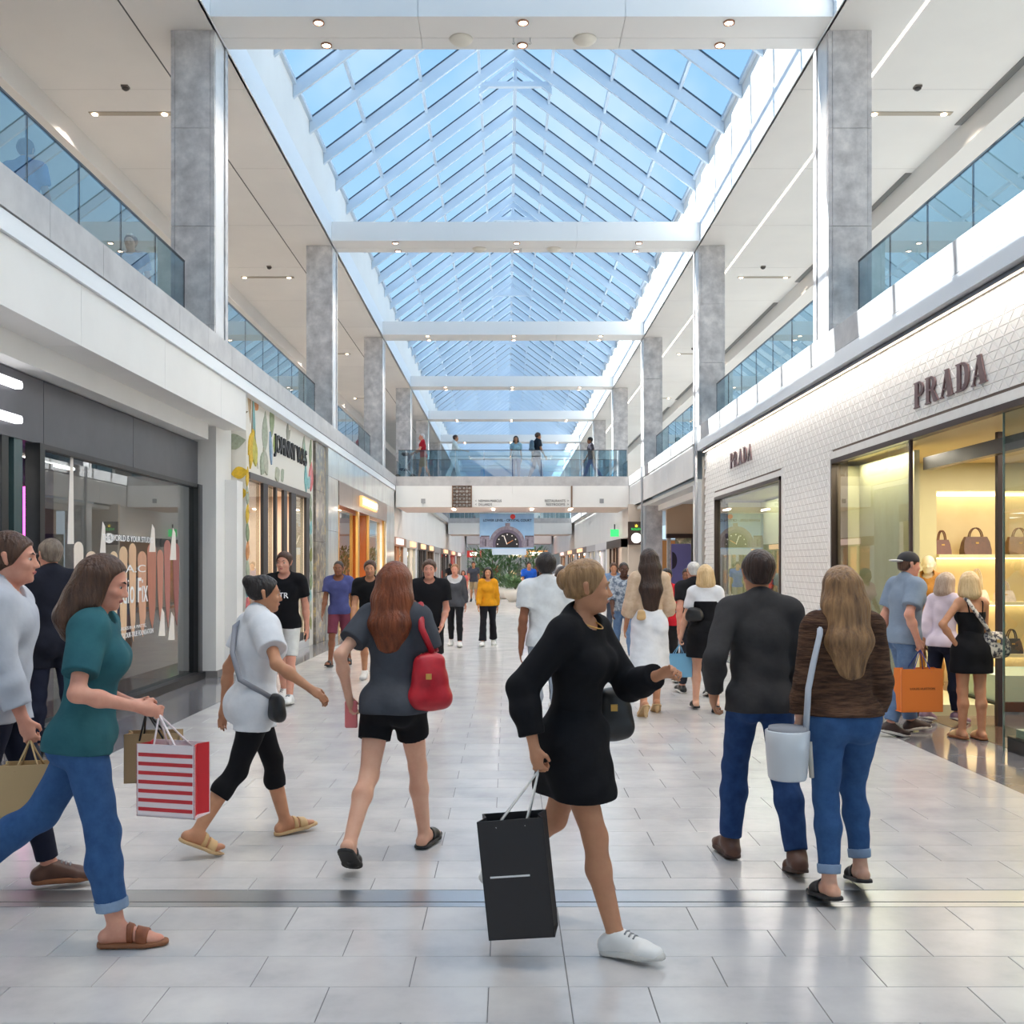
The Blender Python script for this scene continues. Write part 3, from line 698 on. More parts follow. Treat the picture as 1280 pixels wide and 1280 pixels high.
for i, yf in enumerate(BAYS):
    ya, yb = yf - .33, yf + .50
    if i == 0 or i > 7:
        sbox('trim_beam', XL + .02, XR - .02, ya, yb, ZC + .02, ZC + .42, beam_m)
        if i == 0:
            for cx in (XC - 2.62, XC + .02, XC + 2.68):
                for cy in (ya + .13, ya + .70): downlight(cx, cy, ZC + .02, 'small round downlight glowing in the soffit of the fourth beam before the bridge', 'downlights in the soffit of the fourth beam before the bridge')
        continue
    t = thing('skylight_beam', 'white box beam spanning under the glass roof, ' + BN[i], 'beam', (XC, (ya + yb) / 2, ZC))
    n = 3; w = (XR - XL - .04) / n
    for k in range(n):
        box('front_panel', XL + .02 + k * w + .003, XL + .02 + (k + 1) * w - .003, ya, ya + .02, ZC, ZC + .41, beam_m, t)
        box('soffit_panel', XL + .02 + k * w + .003, XL + .02 + (k + 1) * w - .003, ya + .02, ya + .52, ZC, ZC + .02, beam_m, t)
        box('soffit_panel', XL + .02 + k * w + .003, XL + .02 + (k + 1) * w - .003, ya + .53, yb, ZC, ZC + .02, beam_m, t)
    box('core', XL + .02, XR - .02, ya + .021, yb - .005, ZC + .021, ZC + .40, beam_m, t)
    if i <= 7:
        for cx in (XC - 2.62, XC + .02, XC + 2.68):
            for cy in (ya + .13, ya + .70): downlight(cx, cy, ZC, 'small round downlight glowing in the soffit of the ' + BN[i], 'downlights in the soffit of the ' + BN[i])
    if i <= 2:
        for cx in (XC - .8, XC + .85):
            lathe('ceiling_dome', [(.02, -.075), (.10, -.06), (.15, -.02), (.16, 0)], cx, ya + .56, ZC, M('dome_white', (226, 220, 208), .4)); tag(COL.objects[-1], 'white shallow dome under the soffit of the ' + BN[i], 'ceiling speaker', 'domes under the ' + BN[i])
        for cx in (XC - .1, XC + .12):
            tube('banner_hook', [(cx, ya + .53, ZC), (cx, ya + .53, ZC - .05), (cx + .015, ya + .53, ZC - .07), (cx, ya + .53, ZC - .085), (cx - .015, ya + .53, ZC - .07)], .007, steel); tag(COL.objects[-1], 'small steel hook hanging from the soffit of the ' + BN[i], 'hook', 'hooks under the ' + BN[i])
# ---- skylight: panes, rafters, purlins, ridge
US = [4.0, 3.15, 1.98, .80, 0.0]
zu = lambda u: ZRIDGE - (ZRIDGE - ZCURB) / 4.0 * u
sky = thing('skylight', 'long pitched glass skylight with white rafters over the hall', 'skylight', (XC, 40, ZCURB))
pane_me = {}
stuff_V, stuff_F = [], []
for bi in range(-1, 11):
    for r in range(6):
        ya = 4.34 + 9 * bi + .32 + 1.5 * r; yb = ya + 1.5
        if yb > YEND or ya < Y0: continue
        for sg in (-1, 1):
            for q in range(4):
                u0, u1 = US[q] - .02, US[q + 1] + .02
                x0, x1 = XC + sg * u0, XC + sg * u1; z0, z1 = zu(u0) + .05, zu(u1) + .05
                if 13 < ya < 58.4:
                    k_ = (sg, q)
                    if k_ not in pane_me:
                        me = bpy.data.meshes.new('pane'); dy = .74
                        me.from_pydata([(0, -dy, 0), (x1 - x0, -dy, z1 - z0), (x1 - x0, dy, z1 - z0), (0, dy, 0)], [], [(0, 1, 2, 3) if sg < 0 else (3, 2, 1, 0)]); me.update(); me.materials.append(skyg); pane_me[k_] = me
                    o = bpy.data.objects.new('pane', pane_me[k_]); COL.objects.link(o); o.parent = sky; o.location = Vector((x0, (ya + yb) / 2, z0)) - wl(sky)
                else:
                    b = len(stuff_V); stuff_V += [(x0, ya + .01, z0), (x1, ya + .01, z1), (x1, yb - .01, z1), (x0, yb - .01, z0)]; stuff_F.append((b, b + 1, b + 2, b + 3) if sg < 0 else (b + 3, b + 2, b + 1, b))
tag(mesh('pane_field', stuff_V, stuff_F, skyg, sky), kind='stuff')
def slope_bar(name, y0, y1, sg, ua, ub, dep, mat, par, top=.04):
    xa, xb = XC + sg * ua, XC + sg * ub; za, zb = zu(ua), zu(ub)
    V = [(xa, y0, za - dep), (xb, y0, zb - dep), (xb, y1, zb - dep), (xa, y1, za - dep), (xa, y0, za + top), (xb, y0, zb + top), (xb, y1, zb + top), (xa, y1, za + top)]
    return mesh(name, V, BF, mat, par)
for k in range(-6, 66):
    yy = 4.66 + 1.5 * k
    if yy < Y0 or yy > YEND - 1: continue
    for sg in (-1, 1): slope_bar('rafter', yy - .035, yy + .035, sg, 4.0, 0.0, .26, frame_m, sky); slope_bar('gasket', yy - .052, yy - .0355, sg, 3.98, 0.02, -.012, M('gasket_dark', (58, 76, 92), .5), sky, .045)
for sg in (-1, 1):
    for u in US[1:4]:
        x = XC + sg * u; box('purlin', x - .03, x + .03, Y0, YEND, zu(u) - .05, zu(u) + .05, frame_m, sky)
    x = XC + sg * 4.0; box('sill', x - .06, x + .06, Y0, YEND, ZCURB - .02, ZCURB + .07, frame_m, sky)
box('ridge', XC - .045, XC + .045, Y0, YEND, ZRIDGE - .12, ZRIDGE + .05, frame_m, sky)
for i, yf in enumerate(BAYS):
    yy = yf + .85
    box('collar_tie', XC - .83, XC + .83, yy - .06, yy + .06, ZCOL - .07, ZCOL + .04, frame_m, sky)
    box('king_post', XC - .03, XC + .03, yy - .03, yy + .03, ZCOL, ZRIDGE - .1, frame_m, sky)
    for sg in (-1, 1): slope_bar('gable_bar', yy - .045, yy + .045, sg, .83, .0, .24, frame_m, sky, -.1)
# ---- glass balustrades of the galleries
def rail_panels(par, sg, x, ya, yb, z0, z1, step=1.12):
    n = max(1, round((yb - ya) / step)); w = (yb - ya) / n
    for k in range(n): box('glass_panel', x - .007, x + .007, ya + k * w + .008, ya + (k + 1) * w - .008, z0, z1, railg, par)
    for k in range(n + 1): box('panel_joint', x - .009, x + .009, ya + k * w - .006, ya + k * w + .006, z0, z1, M('joint_dark', (44, 58, 66), .4), par)
    box('handrail', x - .014, x + .014, ya, yb, z1, z1 + .02, M('rail_cap', (66, 72, 78), .35, metal=.5), par)
ZR = 5.57
for sg, xe, PL in ((-1, XL, PLACES_L), (1, XR, PLACES_R)):
    for i in range(7):
        ya = BAYS[i] + .70 if i else 3.5; yb = BAYS[i + 1] - .06
        if i in (3,): yb = 34.6
        x = xe + sg * .40
        t = thing('glass_balustrade', 'glass balustrade leading to the column ' + PL[i], 'balustrade', (x, (ya + yb) / 2, Z2T))
        rail_panels(t, sg, x, ya, yb, Z2T - .02, ZR)
        if i == 3:
            t = thing('glass_balustrade', 'short glass balustrade just past the bridge, ' + ('cosmetics shop side' if sg < 0 else 'white tiled shop side'), 'balustrade', (x, 39.5, Z2T)); rail_panels(t, sg, x, 38.9, BAYS[4] - .06, Z2T - .02, ZR)
# ---- bridges across the hall
def bridge(ya, yb, first, label):
    t = thing('bridge', label, 'bridge', (XC, (ya + yb) / 2, ZF))
    xa, xb = XL + .0, XR - .0
    box('deck', xa, xb, ya + .05, yb - .05, Z2B, Z2T - .001, M('gallery_floor', (198, 195, 192)), t)
    n = 7; w = (xb - xa) / n
    for k in range(n):
        for y_, e in ((ya, .3), (yb, -.3)): box('stone_panel', xa + k * w + .003, xa + (k + 1) * w - .003, y_, y_ + e, Z2B + .01, Z2T, band_m, t)
    n = 4; w = (xb - xa) / n
    for k in range(n):
        for y_, e in ((ya, .07), (yb, -.07)): box('fascia_panel', xa + k * w + .003, xa + (k + 1) * w - .003, y_, y_ + e, ZF, Z2B + .008, white, t)
    box('soffit', xa, xb, ya + .07, yb - .07, ZF, ZF + .05, M('soffit_warm', (214, 196, 186), .6), t)
    return t
br = bridge(34.9, 38.7, True, 'white bridge with stone edge crossing the hall below the skylight')
for y_, w_ in ((35.2, 'stroller side edge over the direction signs'), (38.4, 'far edge over the hanging watch banner')):
    t = thing('glass_balustrade', 'clear glass balustrade on the bridge, along its ' + w_, 'balustrade', (XC, y_, Z2T)); n = 8; w = (XR - XL - .1) / n
    for k in range(n): box('glass_panel', XL + .05 + k * w + .01, XL + .05 + (k + 1) * w - .01, y_ - .007, y_ + .007, Z2T, ZR, railg, t)
    box('handrail', XL + .05, XR - .05, y_ - .015, y_ + .015, ZR, ZR + .022, M('rail_cap', (66, 72, 78)), t)
bridge(66, 69.8, False, 'second white bridge far down the hall behind the watch banner'); bridge(96, 99.8, False, 'last white bridge at the far end of the hall')
for y_ in (66.3, 96.3):
    t = thing('glass_balustrade', 'clear glass balustrade on the ' + ('second' if y_ < 80 else 'last') + ' bridge far down the hall', 'balustrade', (XC, y_, Z2T)); n = 8; w = (XR - XL - .1) / n
    for k in range(n): box('glass_panel', XL + .05 + k * w + .01, XL + .05 + (k + 1) * w - .01, y_ - .007, y_ + .007, Z2T, ZR, railg, t)
    box('handrail', XL + .05, XR - .05, y_ - .015, y_ + .015, ZR, ZR + .022, M('rail_cap', (66, 72, 78)), t)
# ---- ceiling slots, detectors
slot_m = M('slot_recess', (168, 158, 144), .7)
for i in range(4):
    y_ = 15.8 + 9 * i
    for sg, xa, xb, wd in ((-1, -6.48, -5.2, 'on the cosmetics shop side'), (1, 5.62, 6.9, 'on the white tiled shop side')):
        t = thing('light_slot', 'narrow recessed light slot with two small spots, gallery ceiling ' + wd, 'ceiling light', ((xa + xb) / 2, y_, ZC - .01), 'ceiling slots ' + wd)
        box('recess', xa, xb, y_ - .06, y_ + .06, ZC - .012, ZC - .001, slot_m, t)
        for x in (xa + .08, xb - .12): lathe('spot_lamp', [(.045, 0), (.04, .012)], x, y_, ZC - .024, glow, t, 10); lamp_spot('spot_lamp_light', (x, y_, ZC - .04), 230 if sg < 0 else 40, t)
        x = xb + .1 if sg < 0 else xa - .1
        x = (xa + xb) / 2 + .25 * -sg
        t = thing('ceiling_camera', 'small grey camera on the gallery ceiling ' + wd, 'camera', (x, y_ - .9, ZC - .06), 'ceiling cameras ' + wd)
        box('mount', x - .05, x + .05, y_ - .95, y_ - .85, ZC - .03, ZC, M('cam_grey', (120, 112, 106), .5), t); lathe('lens_dome', [(.02, -.07), (.05, -.05), (.055, -.03)], x, y_ - .9, ZC, M('cam_dark', (60, 56, 54), .3), t, 12)
# ================================================================ left side, ground floor
# --- fascia over the cosmetics shop
t = sbox('wall_fascia_left', XL + -.10, XL - .55, Y0, 14.95, ZF + .02, Z2B, groove)
yy = 9.2 - 2.25 * 4
while yy < 14.9:
    box('panel', XL - .03, XL - .54, yy + .003, min(yy + 2.247, 15.0), ZF, Z2B - .165, white, t); yy += 2.25
box('ledge', XL, XL - .5, Y0, 34.8, Z2B - .16, Z2B, white_metal, t)
sbox('trim_1', -4.2, -4.62, Y0, 14.3, 3.38, ZF + .02, white)
sbox('trim_2', -4.62, -4.9, Y0, 14.6, 2.76, ZF + .02, M('recess_dark', (88, 86, 88), .7))
# --- cosmetics shop
mac = thing('cosmetics_shop', 'dark grey cosmetics shop front with a large decorated display window', 'shop front', (-5.5, 12, 0))
mg = M('fascia_grey', (92, 92, 98), .38, metal=.3, col2=(84, 84, 90), nscale=3)
for a, b in ((5.0, 7.36), (7.37, 9.675), (9.685, 11.995), (12.005, 14.5)): box('fascia_panel', -4.41, -4.62, a, b, 2.76, 3.37, mg, mac)
fm = frame((-4.41, 9.1, 3.09), (0, 1, 0), (0, 0, 1))     # letters read towards +y, outward normal is +x
let = M('sign_white', (250, 250, 252), .4, emit=(250, 250, 255), estr=.8)
fr_l = frame((-4.40, 8.3, 2.88), (0, 1, 0), (0, 0, 1))
def rbar(par, fr, a0, a1, b0, b1, mat, dep=.05, nm='letter'): return outline(nm, [(a0, b0), (a1 - .02, b0), (a1, b0 + .02), (a1, b1 - .02), (a1 - .02, b1), (a0, b1)], fr, dep, mat, par)
outline('letter', [(.78, 0), (.78, .37), (.28, .37), (.20, .30), (.20, .07), (.28, 0), (.78, 0), (.78, .06), (.32, .06), (.27, .11), (.27, .26), (.32, .31), (.78, .31), (.78, .36)][:0] or [(.22, .31), (.8, .31), (.82, .33), (.82, .36), (.8, .38), (.24, .38), (.12, .28), (.12, .10), (.24, 0), (.8, 0), (.82, .02), (.82, .05), (.8, .07), (.27, .07), (.20, .13), (.20, .25)], fr_l, .06, let, mac)
for a0 in (-.55, .0)[:1]: outline('letter', [(-.55, 0), (-.47, 0), (-.25, .30), (-.03, 0), (.05, 0), (-.20, .38), (-.30, .38)], fr_l, .06, let, mac)
blk = M('frame_black', (26, 26, 28), .35)
for y_ in (9.50, 14.36): box('window_post', -4.36, -4.50, y_, y_ + .10, .10, 2.76, blk, mac)
box('head_rail', -4.37, -4.50, 9.6, 14.36, 2.71, 2.76, blk, mac)
box('window_base', -4.30, -4.55, 9.5, 14.5, 0, .10, blk, mac)
pane_m = GLASS('display_glass', (208, 218, 220), 2.0)
pn = box('pane', -4.425, -4.435, 9.6, 14.36, .10, 2.71, pane_m, mac)
box('jamb', -4.36, -4.6, 14.46, 14.56, 0, 2.76, mg, mac)
# entrance jamb, neon
box('door_jamb', -4.42, -4.50, 9.12, 9.28, 0, 2.76, M('jamb_teal', (62, 84, 86), .25), mac); box('door_post', -4.42, -4.6, 8.90, 9.02, 0, 2.76, blk, mac)
sbox('wall_shop_inner', -4.86, -4.90, 9.75, 10.9, 0, 2.7, M('violet_wall', (78, 34, 78), .4))
box('neon_tube', -4.55, -4.575, 9.87, 9.895, .1, 2.6, M('neon_violet', (150, 90, 240), .4, emit=(130, 80, 250), estr=3), mac)
box('neon_tube', -4.80, -4.825, 10.14, 10.17, .1, 2.40, M('neon_pink', (255, 90, 200), .4, emit=(255, 70, 190), estr=3), mac)
# interior
dk = M('shop_dark', (64, 60, 62), .5); ib('back_wall', -8.6, -8.7, 4, 14.5, 0, 3.0, M('shop_back', (120, 112, 110), .6), mac)
ib('inner_ceiling', -4.62, -8.7, 4, 14.5, 2.95, 3.0, dk, mac); ib('side_wall', -4.5, -8.7, 14.5, 14.56, 0, 3.0, M('shop_side', (140, 134, 132), .6), mac)
ib('inner_floor', -4.6, -8.7, 4, 14.5, -.003, .002, M('shop_floor', (90, 88, 90), .3), mac)
for k in range(5): box('lamp_strip', -5.2 - .75 * k, -5.26 - .75 * k, 6, 14, 2.92, 2.95, M('strip_glow', (255, 250, 240), .5, emit=(255, 246, 235), estr=6), mac)
for k in range(3):
    box('display_unit', -7.9, -8.58, 9.6 + 1.6 * k, 10.9 + 1.6 * k, 0, 2.3, M('unit_black', (40, 38, 40), .4), mac)
    for z in (.9, 1.3, 1.7): box('lit_shelf', -7.86, -7.9, 9.7 + 1.6 * k, 10.8 + 1.6 * k, z, z + .06, M('shelf_glow', (255, 214, 180), .5, emit=(255, 200, 160), estr=2), mac)
# window print: colour swatches and lettering
fw = frame((-4.424, 9.6, 0), (0, 1, 0), (0, 0, 1))
def px_w(px, py):  # point on the window plane for a pixel, used to lay out the flat print
    d = 4.424 * 1272 / (634 - px); return d - 9.6, 1.62 + (706 - py) * d / 1272
SW = [((232, 220, 206), 92, 678, 104, 800), ((228, 206, 184), 107, 690, 121, 806), ((214, 186, 156), 124, 696, 134, 800), ((226, 198, 160), 137, 690, 147, 790), ((222, 186, 146), 149, 684, 159, 798), ((220, 180, 142), 161, 680, 170, 788), ((208, 156, 124), 172, 690, 183, 782), ((178, 114, 92), 184, 680, 195, 772), ((186, 124, 104), 196, 688, 204, 768), ((172, 108, 98), 205, 676, 213, 770), ((150, 88, 84), 216, 680, 224, 768)]
for c, xa, ya_, xb, yb_ in SW:
    m_ = M('swatch_%d_%d_%d' % c, c, .35, col2=tuple(min(255, int(v * 1.07)) for v in c), nscale=6, stretch=(1, 4, 1))
    x_m = (xa + xb) / 2; pts = []
    for u in range(9):
        a = math.pi * u / 8; pts.append((x_m + (xb - xa) / 2 * math.cos(a), ya_ + 8 - 9 * math.sin(a)))
    pts += [(xa + 1, yb_ - 30), (xa + 3, yb_), (x_m + 1, yb_ + 14), (xb - 1, yb_ - 12)]
    outline('swatch_print', [px_w(*p) for p in pts][::-1], fw, .003, m_, pn)
for xa, ya_, yb_ in ((88, 560, 680), (128, 652, 700), (190, 655, 690), (216, 660, 700), (144, 780, 805), (202, 760, 795), (214, 765, 800)):
    outline('swatch_drip', [px_w(*p) for p in ((xa - 4, yb_), (xa, ya_), (xa + 3, ya_ + 6), (xa + 4, yb_))][::-1], fw, .004, M('drip_white', (240, 232, 222), .4), pn)
pw = M('print_white', (250, 250, 250), .5)
def wtext(s, xa, xb, yt, yb2):
    a0, b1 = px_w(xa, yt); a1, _ = px_w(xb, yt); _, b0 = px_w(xa, yb2)
    text('lettering', s, frame(fw(a0, b0, .006), (0, 1, 0), (0, 0, 1)), 1, .003, pw, pn, width=a1 - a0, height=b1 - b0)
wtext('THE WORLD IS YOUR STUDIO', 127, 191, 667, 675); wtext('M.A.C', 140, 181, 706, 716); wtext('Studio Fix', 136, 184, 723, 757)
wtext('63 SHADES IN A MATTE,', 140, 182, 786, 791); wtext('24-HOUR COLOUR-TRUE FOUNDATION', 134, 191, 795, 802)
# --- white pier between the shops
t = thing('wall_pier', None, None, (-4.2, 15, 0), kind='structure')
box('shaft', -4.17, -4.62, 14.58, 15.38, .1, ZF + .5, white, t); box('plinth', -4.15, -4.62, 14.57, 15.38, 0, .10, M('plinth_grey', (130, 126, 124), .4), t)
box('low_block', -3.99, -4.3, 15.02, 15.36, 0, 2.87, white, t)
# --- flower painted shop
jw = thing('flower_painted_shop', 'cream shop front painted with leaves and flowers, black framed doors', 'shop front', (-4.6, 18, 0))
cream = M('cream_wall', (226, 222, 212), .5)
box('fascia_panel', -3.95, -4.3, 15.40, 20.70, 3.04, 4.16, cream, jw)
for a, b in ((15.40, 15.56), (20.32, 20.70)): box('side_panel', -3.95, -4.25, a, b, 0, 3.04, cream, jw)
box('window_plinth', -3.955, -4.25, 15.56, 20.32, 0, .15, stone_lt, jw)
bf = M('frame_charcoal', (44, 42, 44), .45)
box('door_head', -3.93, -4.10, 15.56, 20.32, 2.94, 3.04, M('frame_head', (86, 80, 80), .4), jw)
for a, b in ((16.42, 16.80), (17.32, 17.45), (17.95, 18.25), (18.55, 19.05), (19.95, 20.32)): box('door_post', -3.94, -3.99, a + (b - a) * .08, b - (b - a) * .08, .15, 2.94, bf, jw)
for a, b in ((15.56, 16.42), (16.80, 17.32), (19.05, 19.95)): box('pane', -4.0, -4.01, a, b, .15, 2.94, shopg, jw)
for a, b in ((16.80, 17.32), (19.05, 19.95)): box('door_rail', -3.99, -4.03, a, b, .15, .3, bf, jw)
ib('back_wall', -7.5, -7.6, 15.4, 21.4, 0, 3.3, M('jw_back', (222, 204, 184), .6), jw); ib('inner_ceiling', -4.3, -7.6, 15.4, 21.4, 3.05, 3.1, white, jw)
ib('inner_floor', -4.1, -7.5, 15.4, 21.4, -.003, .003, M('wood_floor', (150, 116, 88), .4, col2=(128, 96, 70), nscale=8), jw)
ib('side_wall', -4.3, -7.5, 21.35, 21.4, 0, 3.05, M('jw_side', (216, 196, 180), .6), jw); ib('side_wall', -4.63, -7.5, 15.39, 15.43, 0, 3.05, M('jw_side', (216, 196, 180)), jw)
lamp_area('shop_lamp', (-5.6, 18.3, 2.98), 2.2, 5, 110, (1, .86, .7), parent=jw)
for i, (y_, c) in enumerate(((16.2, (196, 120, 70)), (17.0, (150, 90, 60)), (19.3, (210, 150, 150)), (20.4, (230, 190, 120)))):
    tag(box('display_table', -5.2, -6.1, y_, y_ + .7, 0, .9, M('wood_%d' % i, (150, 104, 66), .5)), 'wooden display table inside the flower painted shop, holding ' + ['rust', 'brown', 'pink', 'straw'][i] + ' goods', 'table')
    tag(box('folded_clothes', -5.3, -5.9, y_ + .1, y_ + .6, .9, 1.08, cloth('fold_%d' % i, c), bevel=.03), ['rust', 'brown', 'pink', 'straw'][i] + ' folded clothes on a display table in the flower painted shop', 'clothes')
fj = frame((-3.95, 15.40, 3.04), (0, 1, 0), (0, 0, 1)); fret = frame((-4.3, 15.398, 3.04), (1, 0, 0), (0, 0, 1))
LEAFN = [0]
def leaf(fr, a, b, L, w, ang, col, par=jw, nm='painted_leaf', dep=.004):
    w *= 1.5; L *= 1.1; LEAFN[0] += 1; dep = .003 + .0009 * (LEAFN[0] % 24)
    c, s_ = math.cos(math.radians(ang)), math.sin(math.radians(ang)); P = []
    for k in range(13):
        u = k / 6 if k <= 6 else (12 - k) / 6; side = 1 if k <= 6 else -1
        P.append((u * L, side * w * math.sin(math.pi * min(u, .999)) * (1.1 - .4 * u)))
    P = P[:12]
    outline(nm, [(a + x_ * c - y_ * s_, b + x_ * s_ + y_ * c) for x_, y_ in P][::-1], fr, dep, M('paint_%d_%d_%d' % col, col, .6, col2=tuple(int(v * .82) for v in col), nscale=14), par)
GRN, SAGE, YEL, ORG, PNK, AQ, OLV = (150, 164, 124), (176, 184, 160), (226, 186, 46), (222, 152, 96), (226, 116, 118), (140, 196, 196), (150, 150, 80)
for a, b, L, w, an, c in ((.25, .75, .7, .07, 100, (196, 168, 130)), (.55, 1.0, .3, .10, 60, ORG), (.5, .35, .8, .06, 95, AQ), (1.15, .38, .65, .14, 85, SAGE), (1.65, .72, .6, .12, 86, GRN), (1.75, .60, .3, .12, 10, (196, 210, 130)), (2.85, .8, .32, .07, 80, (150, 150, 136)), (2.85, .82, .3, .05, 40, (170, 166, 150)), (4.0, .82, .28, .10, 270, YEL), (4.3, .65, .4, .09, 80, SAGE), (4.5, .5, .5, .07, 110, (150, 180, 160)), (4.95, .55, .5, .08, 80, GRN), (5.02, .05, .55, .16, 85, PNK), (4.95, .2, .4, .10, 70, (232, 150, 150)), (4.55, -.0, .5, .1, 95, AQ), (4.75, .08, .3, .08, 60, (160, 206, 206)), (.2, .05, .6, .09, 75, YEL), (.1, .25, .5, .10, 50, YEL), (.55, .12, .45, .12, 110, (204, 196, 90)), (.9, .02, .45, .12, 60, SAGE), (1.3, .05, .45, .11, 120, (190, 190, 170)), (1.9, .05, .3, .1, 30, (190, 192, 170)), (1.6, .25, .5, .05, 100, (150, 178, 206)), (2.35, .05, .3, .09, 40, SAGE), (.35, .5, .6, .03, 80, (196, 120, 90)), (.3, .1, 1.0, .025, 86, (140, 120, 90)), (.7, .1, .8, .025, 110, (150, 130, 100))): leaf(fj, a, b, L, w, an, c)
for a, b, L, w, an, c in ((.05, .78, .32, .05, 20, (150, 130, 100)), (.0, .42, .32, .09, 8, SAGE), (.12, -.05, .25, .07, 10, YEL), (.05, -.35, .3, .10, 4, YEL), (.2, .85, .2, .04, 120, ORG)): leaf(fret, a, b, L, w, an, c)
for k, c in enumerate((YEL, SAGE, YEL, GRN, ORG, SAGE, AQ, PNK, OLV, SAGE)): leaf(fj, .08 if k % 2 else .02, -.25 - .28 * k, .3, .06, 80 + 20 * (k % 2), c); leaf(fj, 5.0 + .08 * (k % 2), -.3 - .27 * k, .3, .07, 75 + 30 * (k % 2), (SAGE, GRN, AQ, SAGE, OLV)[k % 5])
text('sign_lettering', 'JOHNNY WAS', frame((-3.95, 17.2, 3.45), (0, 1, 0), (0, 0, 1)), 1, .03, M('sign_black', (38, 36, 38), .4), jw, width=2.75, height=.40, bold=.012)
# --- gold veined pilaster
t = thing('marble_pilaster', 'brown grey marble pilaster with gold veins beside the flower painted shop', 'pilaster', (-4.0, 21.3, 0))
vein = M('gold_vein_marble', (120, 112, 100), .25, col2=(206, 178, 120), nscale=5, ndetail=10, ncon=(.42, .68), col3=(150, 140, 126), world=True)
z = 0
for zz in (1.05, 2.1, 3.15, 4.15): box('marble_panel', -3.90, -4.2, 20.74, 21.88, z + .003, zz - .003, vein, t); z = zz
# --- pale marble shop with bronze sign band
tb = thing('pale_marble_shop', 'polished pale marble shop front with bronze sign band and orange doorway', 'shop front', (-4.3, 28, 0))
pm = M('polished_marble', (212, 212, 206), .12, col2=(176, 174, 168), nscale=2.2, ndetail=8, ncon=(.45, .8), stretch=(1, 1.4, .4), world=True, spec=.6)
yy = 21.9
for wdt in (1.3, 2.4, 2.4, 2.4, 2.4, 1.9):
    box('marble_panel', -3.85, -4.2, yy + .004, yy + wdt - .004, 3.542, 4.15, pm, tb); yy += wdt
for a, b in ((21.9, 23.2), (32.45, 34.7)):
    for z0, z1 in ((0, 1.18), (1.186, 2.36), (2.366, 3.538)): box('marble_panel', -3.85, -4.2, a + .004, b, z0, z1, pm, tb)
bz = M('bronze_band', (150, 132, 122), .28, metal=.5, col2=(134, 116, 106), nscale=2)
for a, b in ((23.2, 25.2), (25.21, 30.0), (30.01, 32.45)): box('bronze_panel', -3.83, -4.1, a, b, 2.99, 3.54, bz, tb)
br_ = M('brass', (222, 176, 96), .3, metal=.6)
for a, b in ((23.2, 23.27), (26.2, 26.45), (28.2, 28.42), (31.7, 32.1)): box('brass_post', -3.84, -3.90, a, b, 0, 2.99, br_, tb)
box('orange_door', -4.35, -4.4, 26.45, 29.5, 0, 2.98, M('orange_lacquer', (196, 104, 40), .25), tb); box('orange_door', -3.9, -4.4, 28.10, 28.2, 0, 2.98, M('orange_lacquer', (196, 104, 40)), tb)
for a, b in ((23.27, 26.05), (28.6, 31.6)): box('pane', -3.95, -3.96, a, b, .1, 2.92, pane_m, tb); box('window_base', -3.86, -4.1, a, b, 0, .1, br_, tb)
sg_ = box('sign_box', -3.76, -3.83, 26.4, 29.4, 3.14, 3.42, M('sign_wood', (214, 150, 84), .4, emit=(255, 190, 120), estr=.5), tb)
text('sign_lettering', 'TORY BURCH', frame((-3.76, 26.55, 3.20), (0, 1, 0), (0, 0, 1)), 1, .03, M('sign_lit', (255, 244, 230), .4, emit=(255, 236, 214), estr=2.5), sg_, width=2.7, height=.16)
ib('back_wall', -6.2, -6.3, 22, 34, 0, 3.2, M('tb_back', (206, 184, 170), .6), tb); ib('inner_ceiling', -4.1, -6.3, 22, 34, 3.0, 3.05, white, tb); ib('inner_floor', -4.05, -6.3, 22, 34, -.003, .003, M('tb_floor', (170, 150, 140), .4), tb)
lamp_area('shop_lamp', (-5.1, 25, 2.95), 1.4, 3, 130, (1, .85, .7), parent=tb); lamp_area('shop_lamp', (-5.1, 30, 2.95), 1.4, 3, 130, (1, .85, .7), parent=tb)
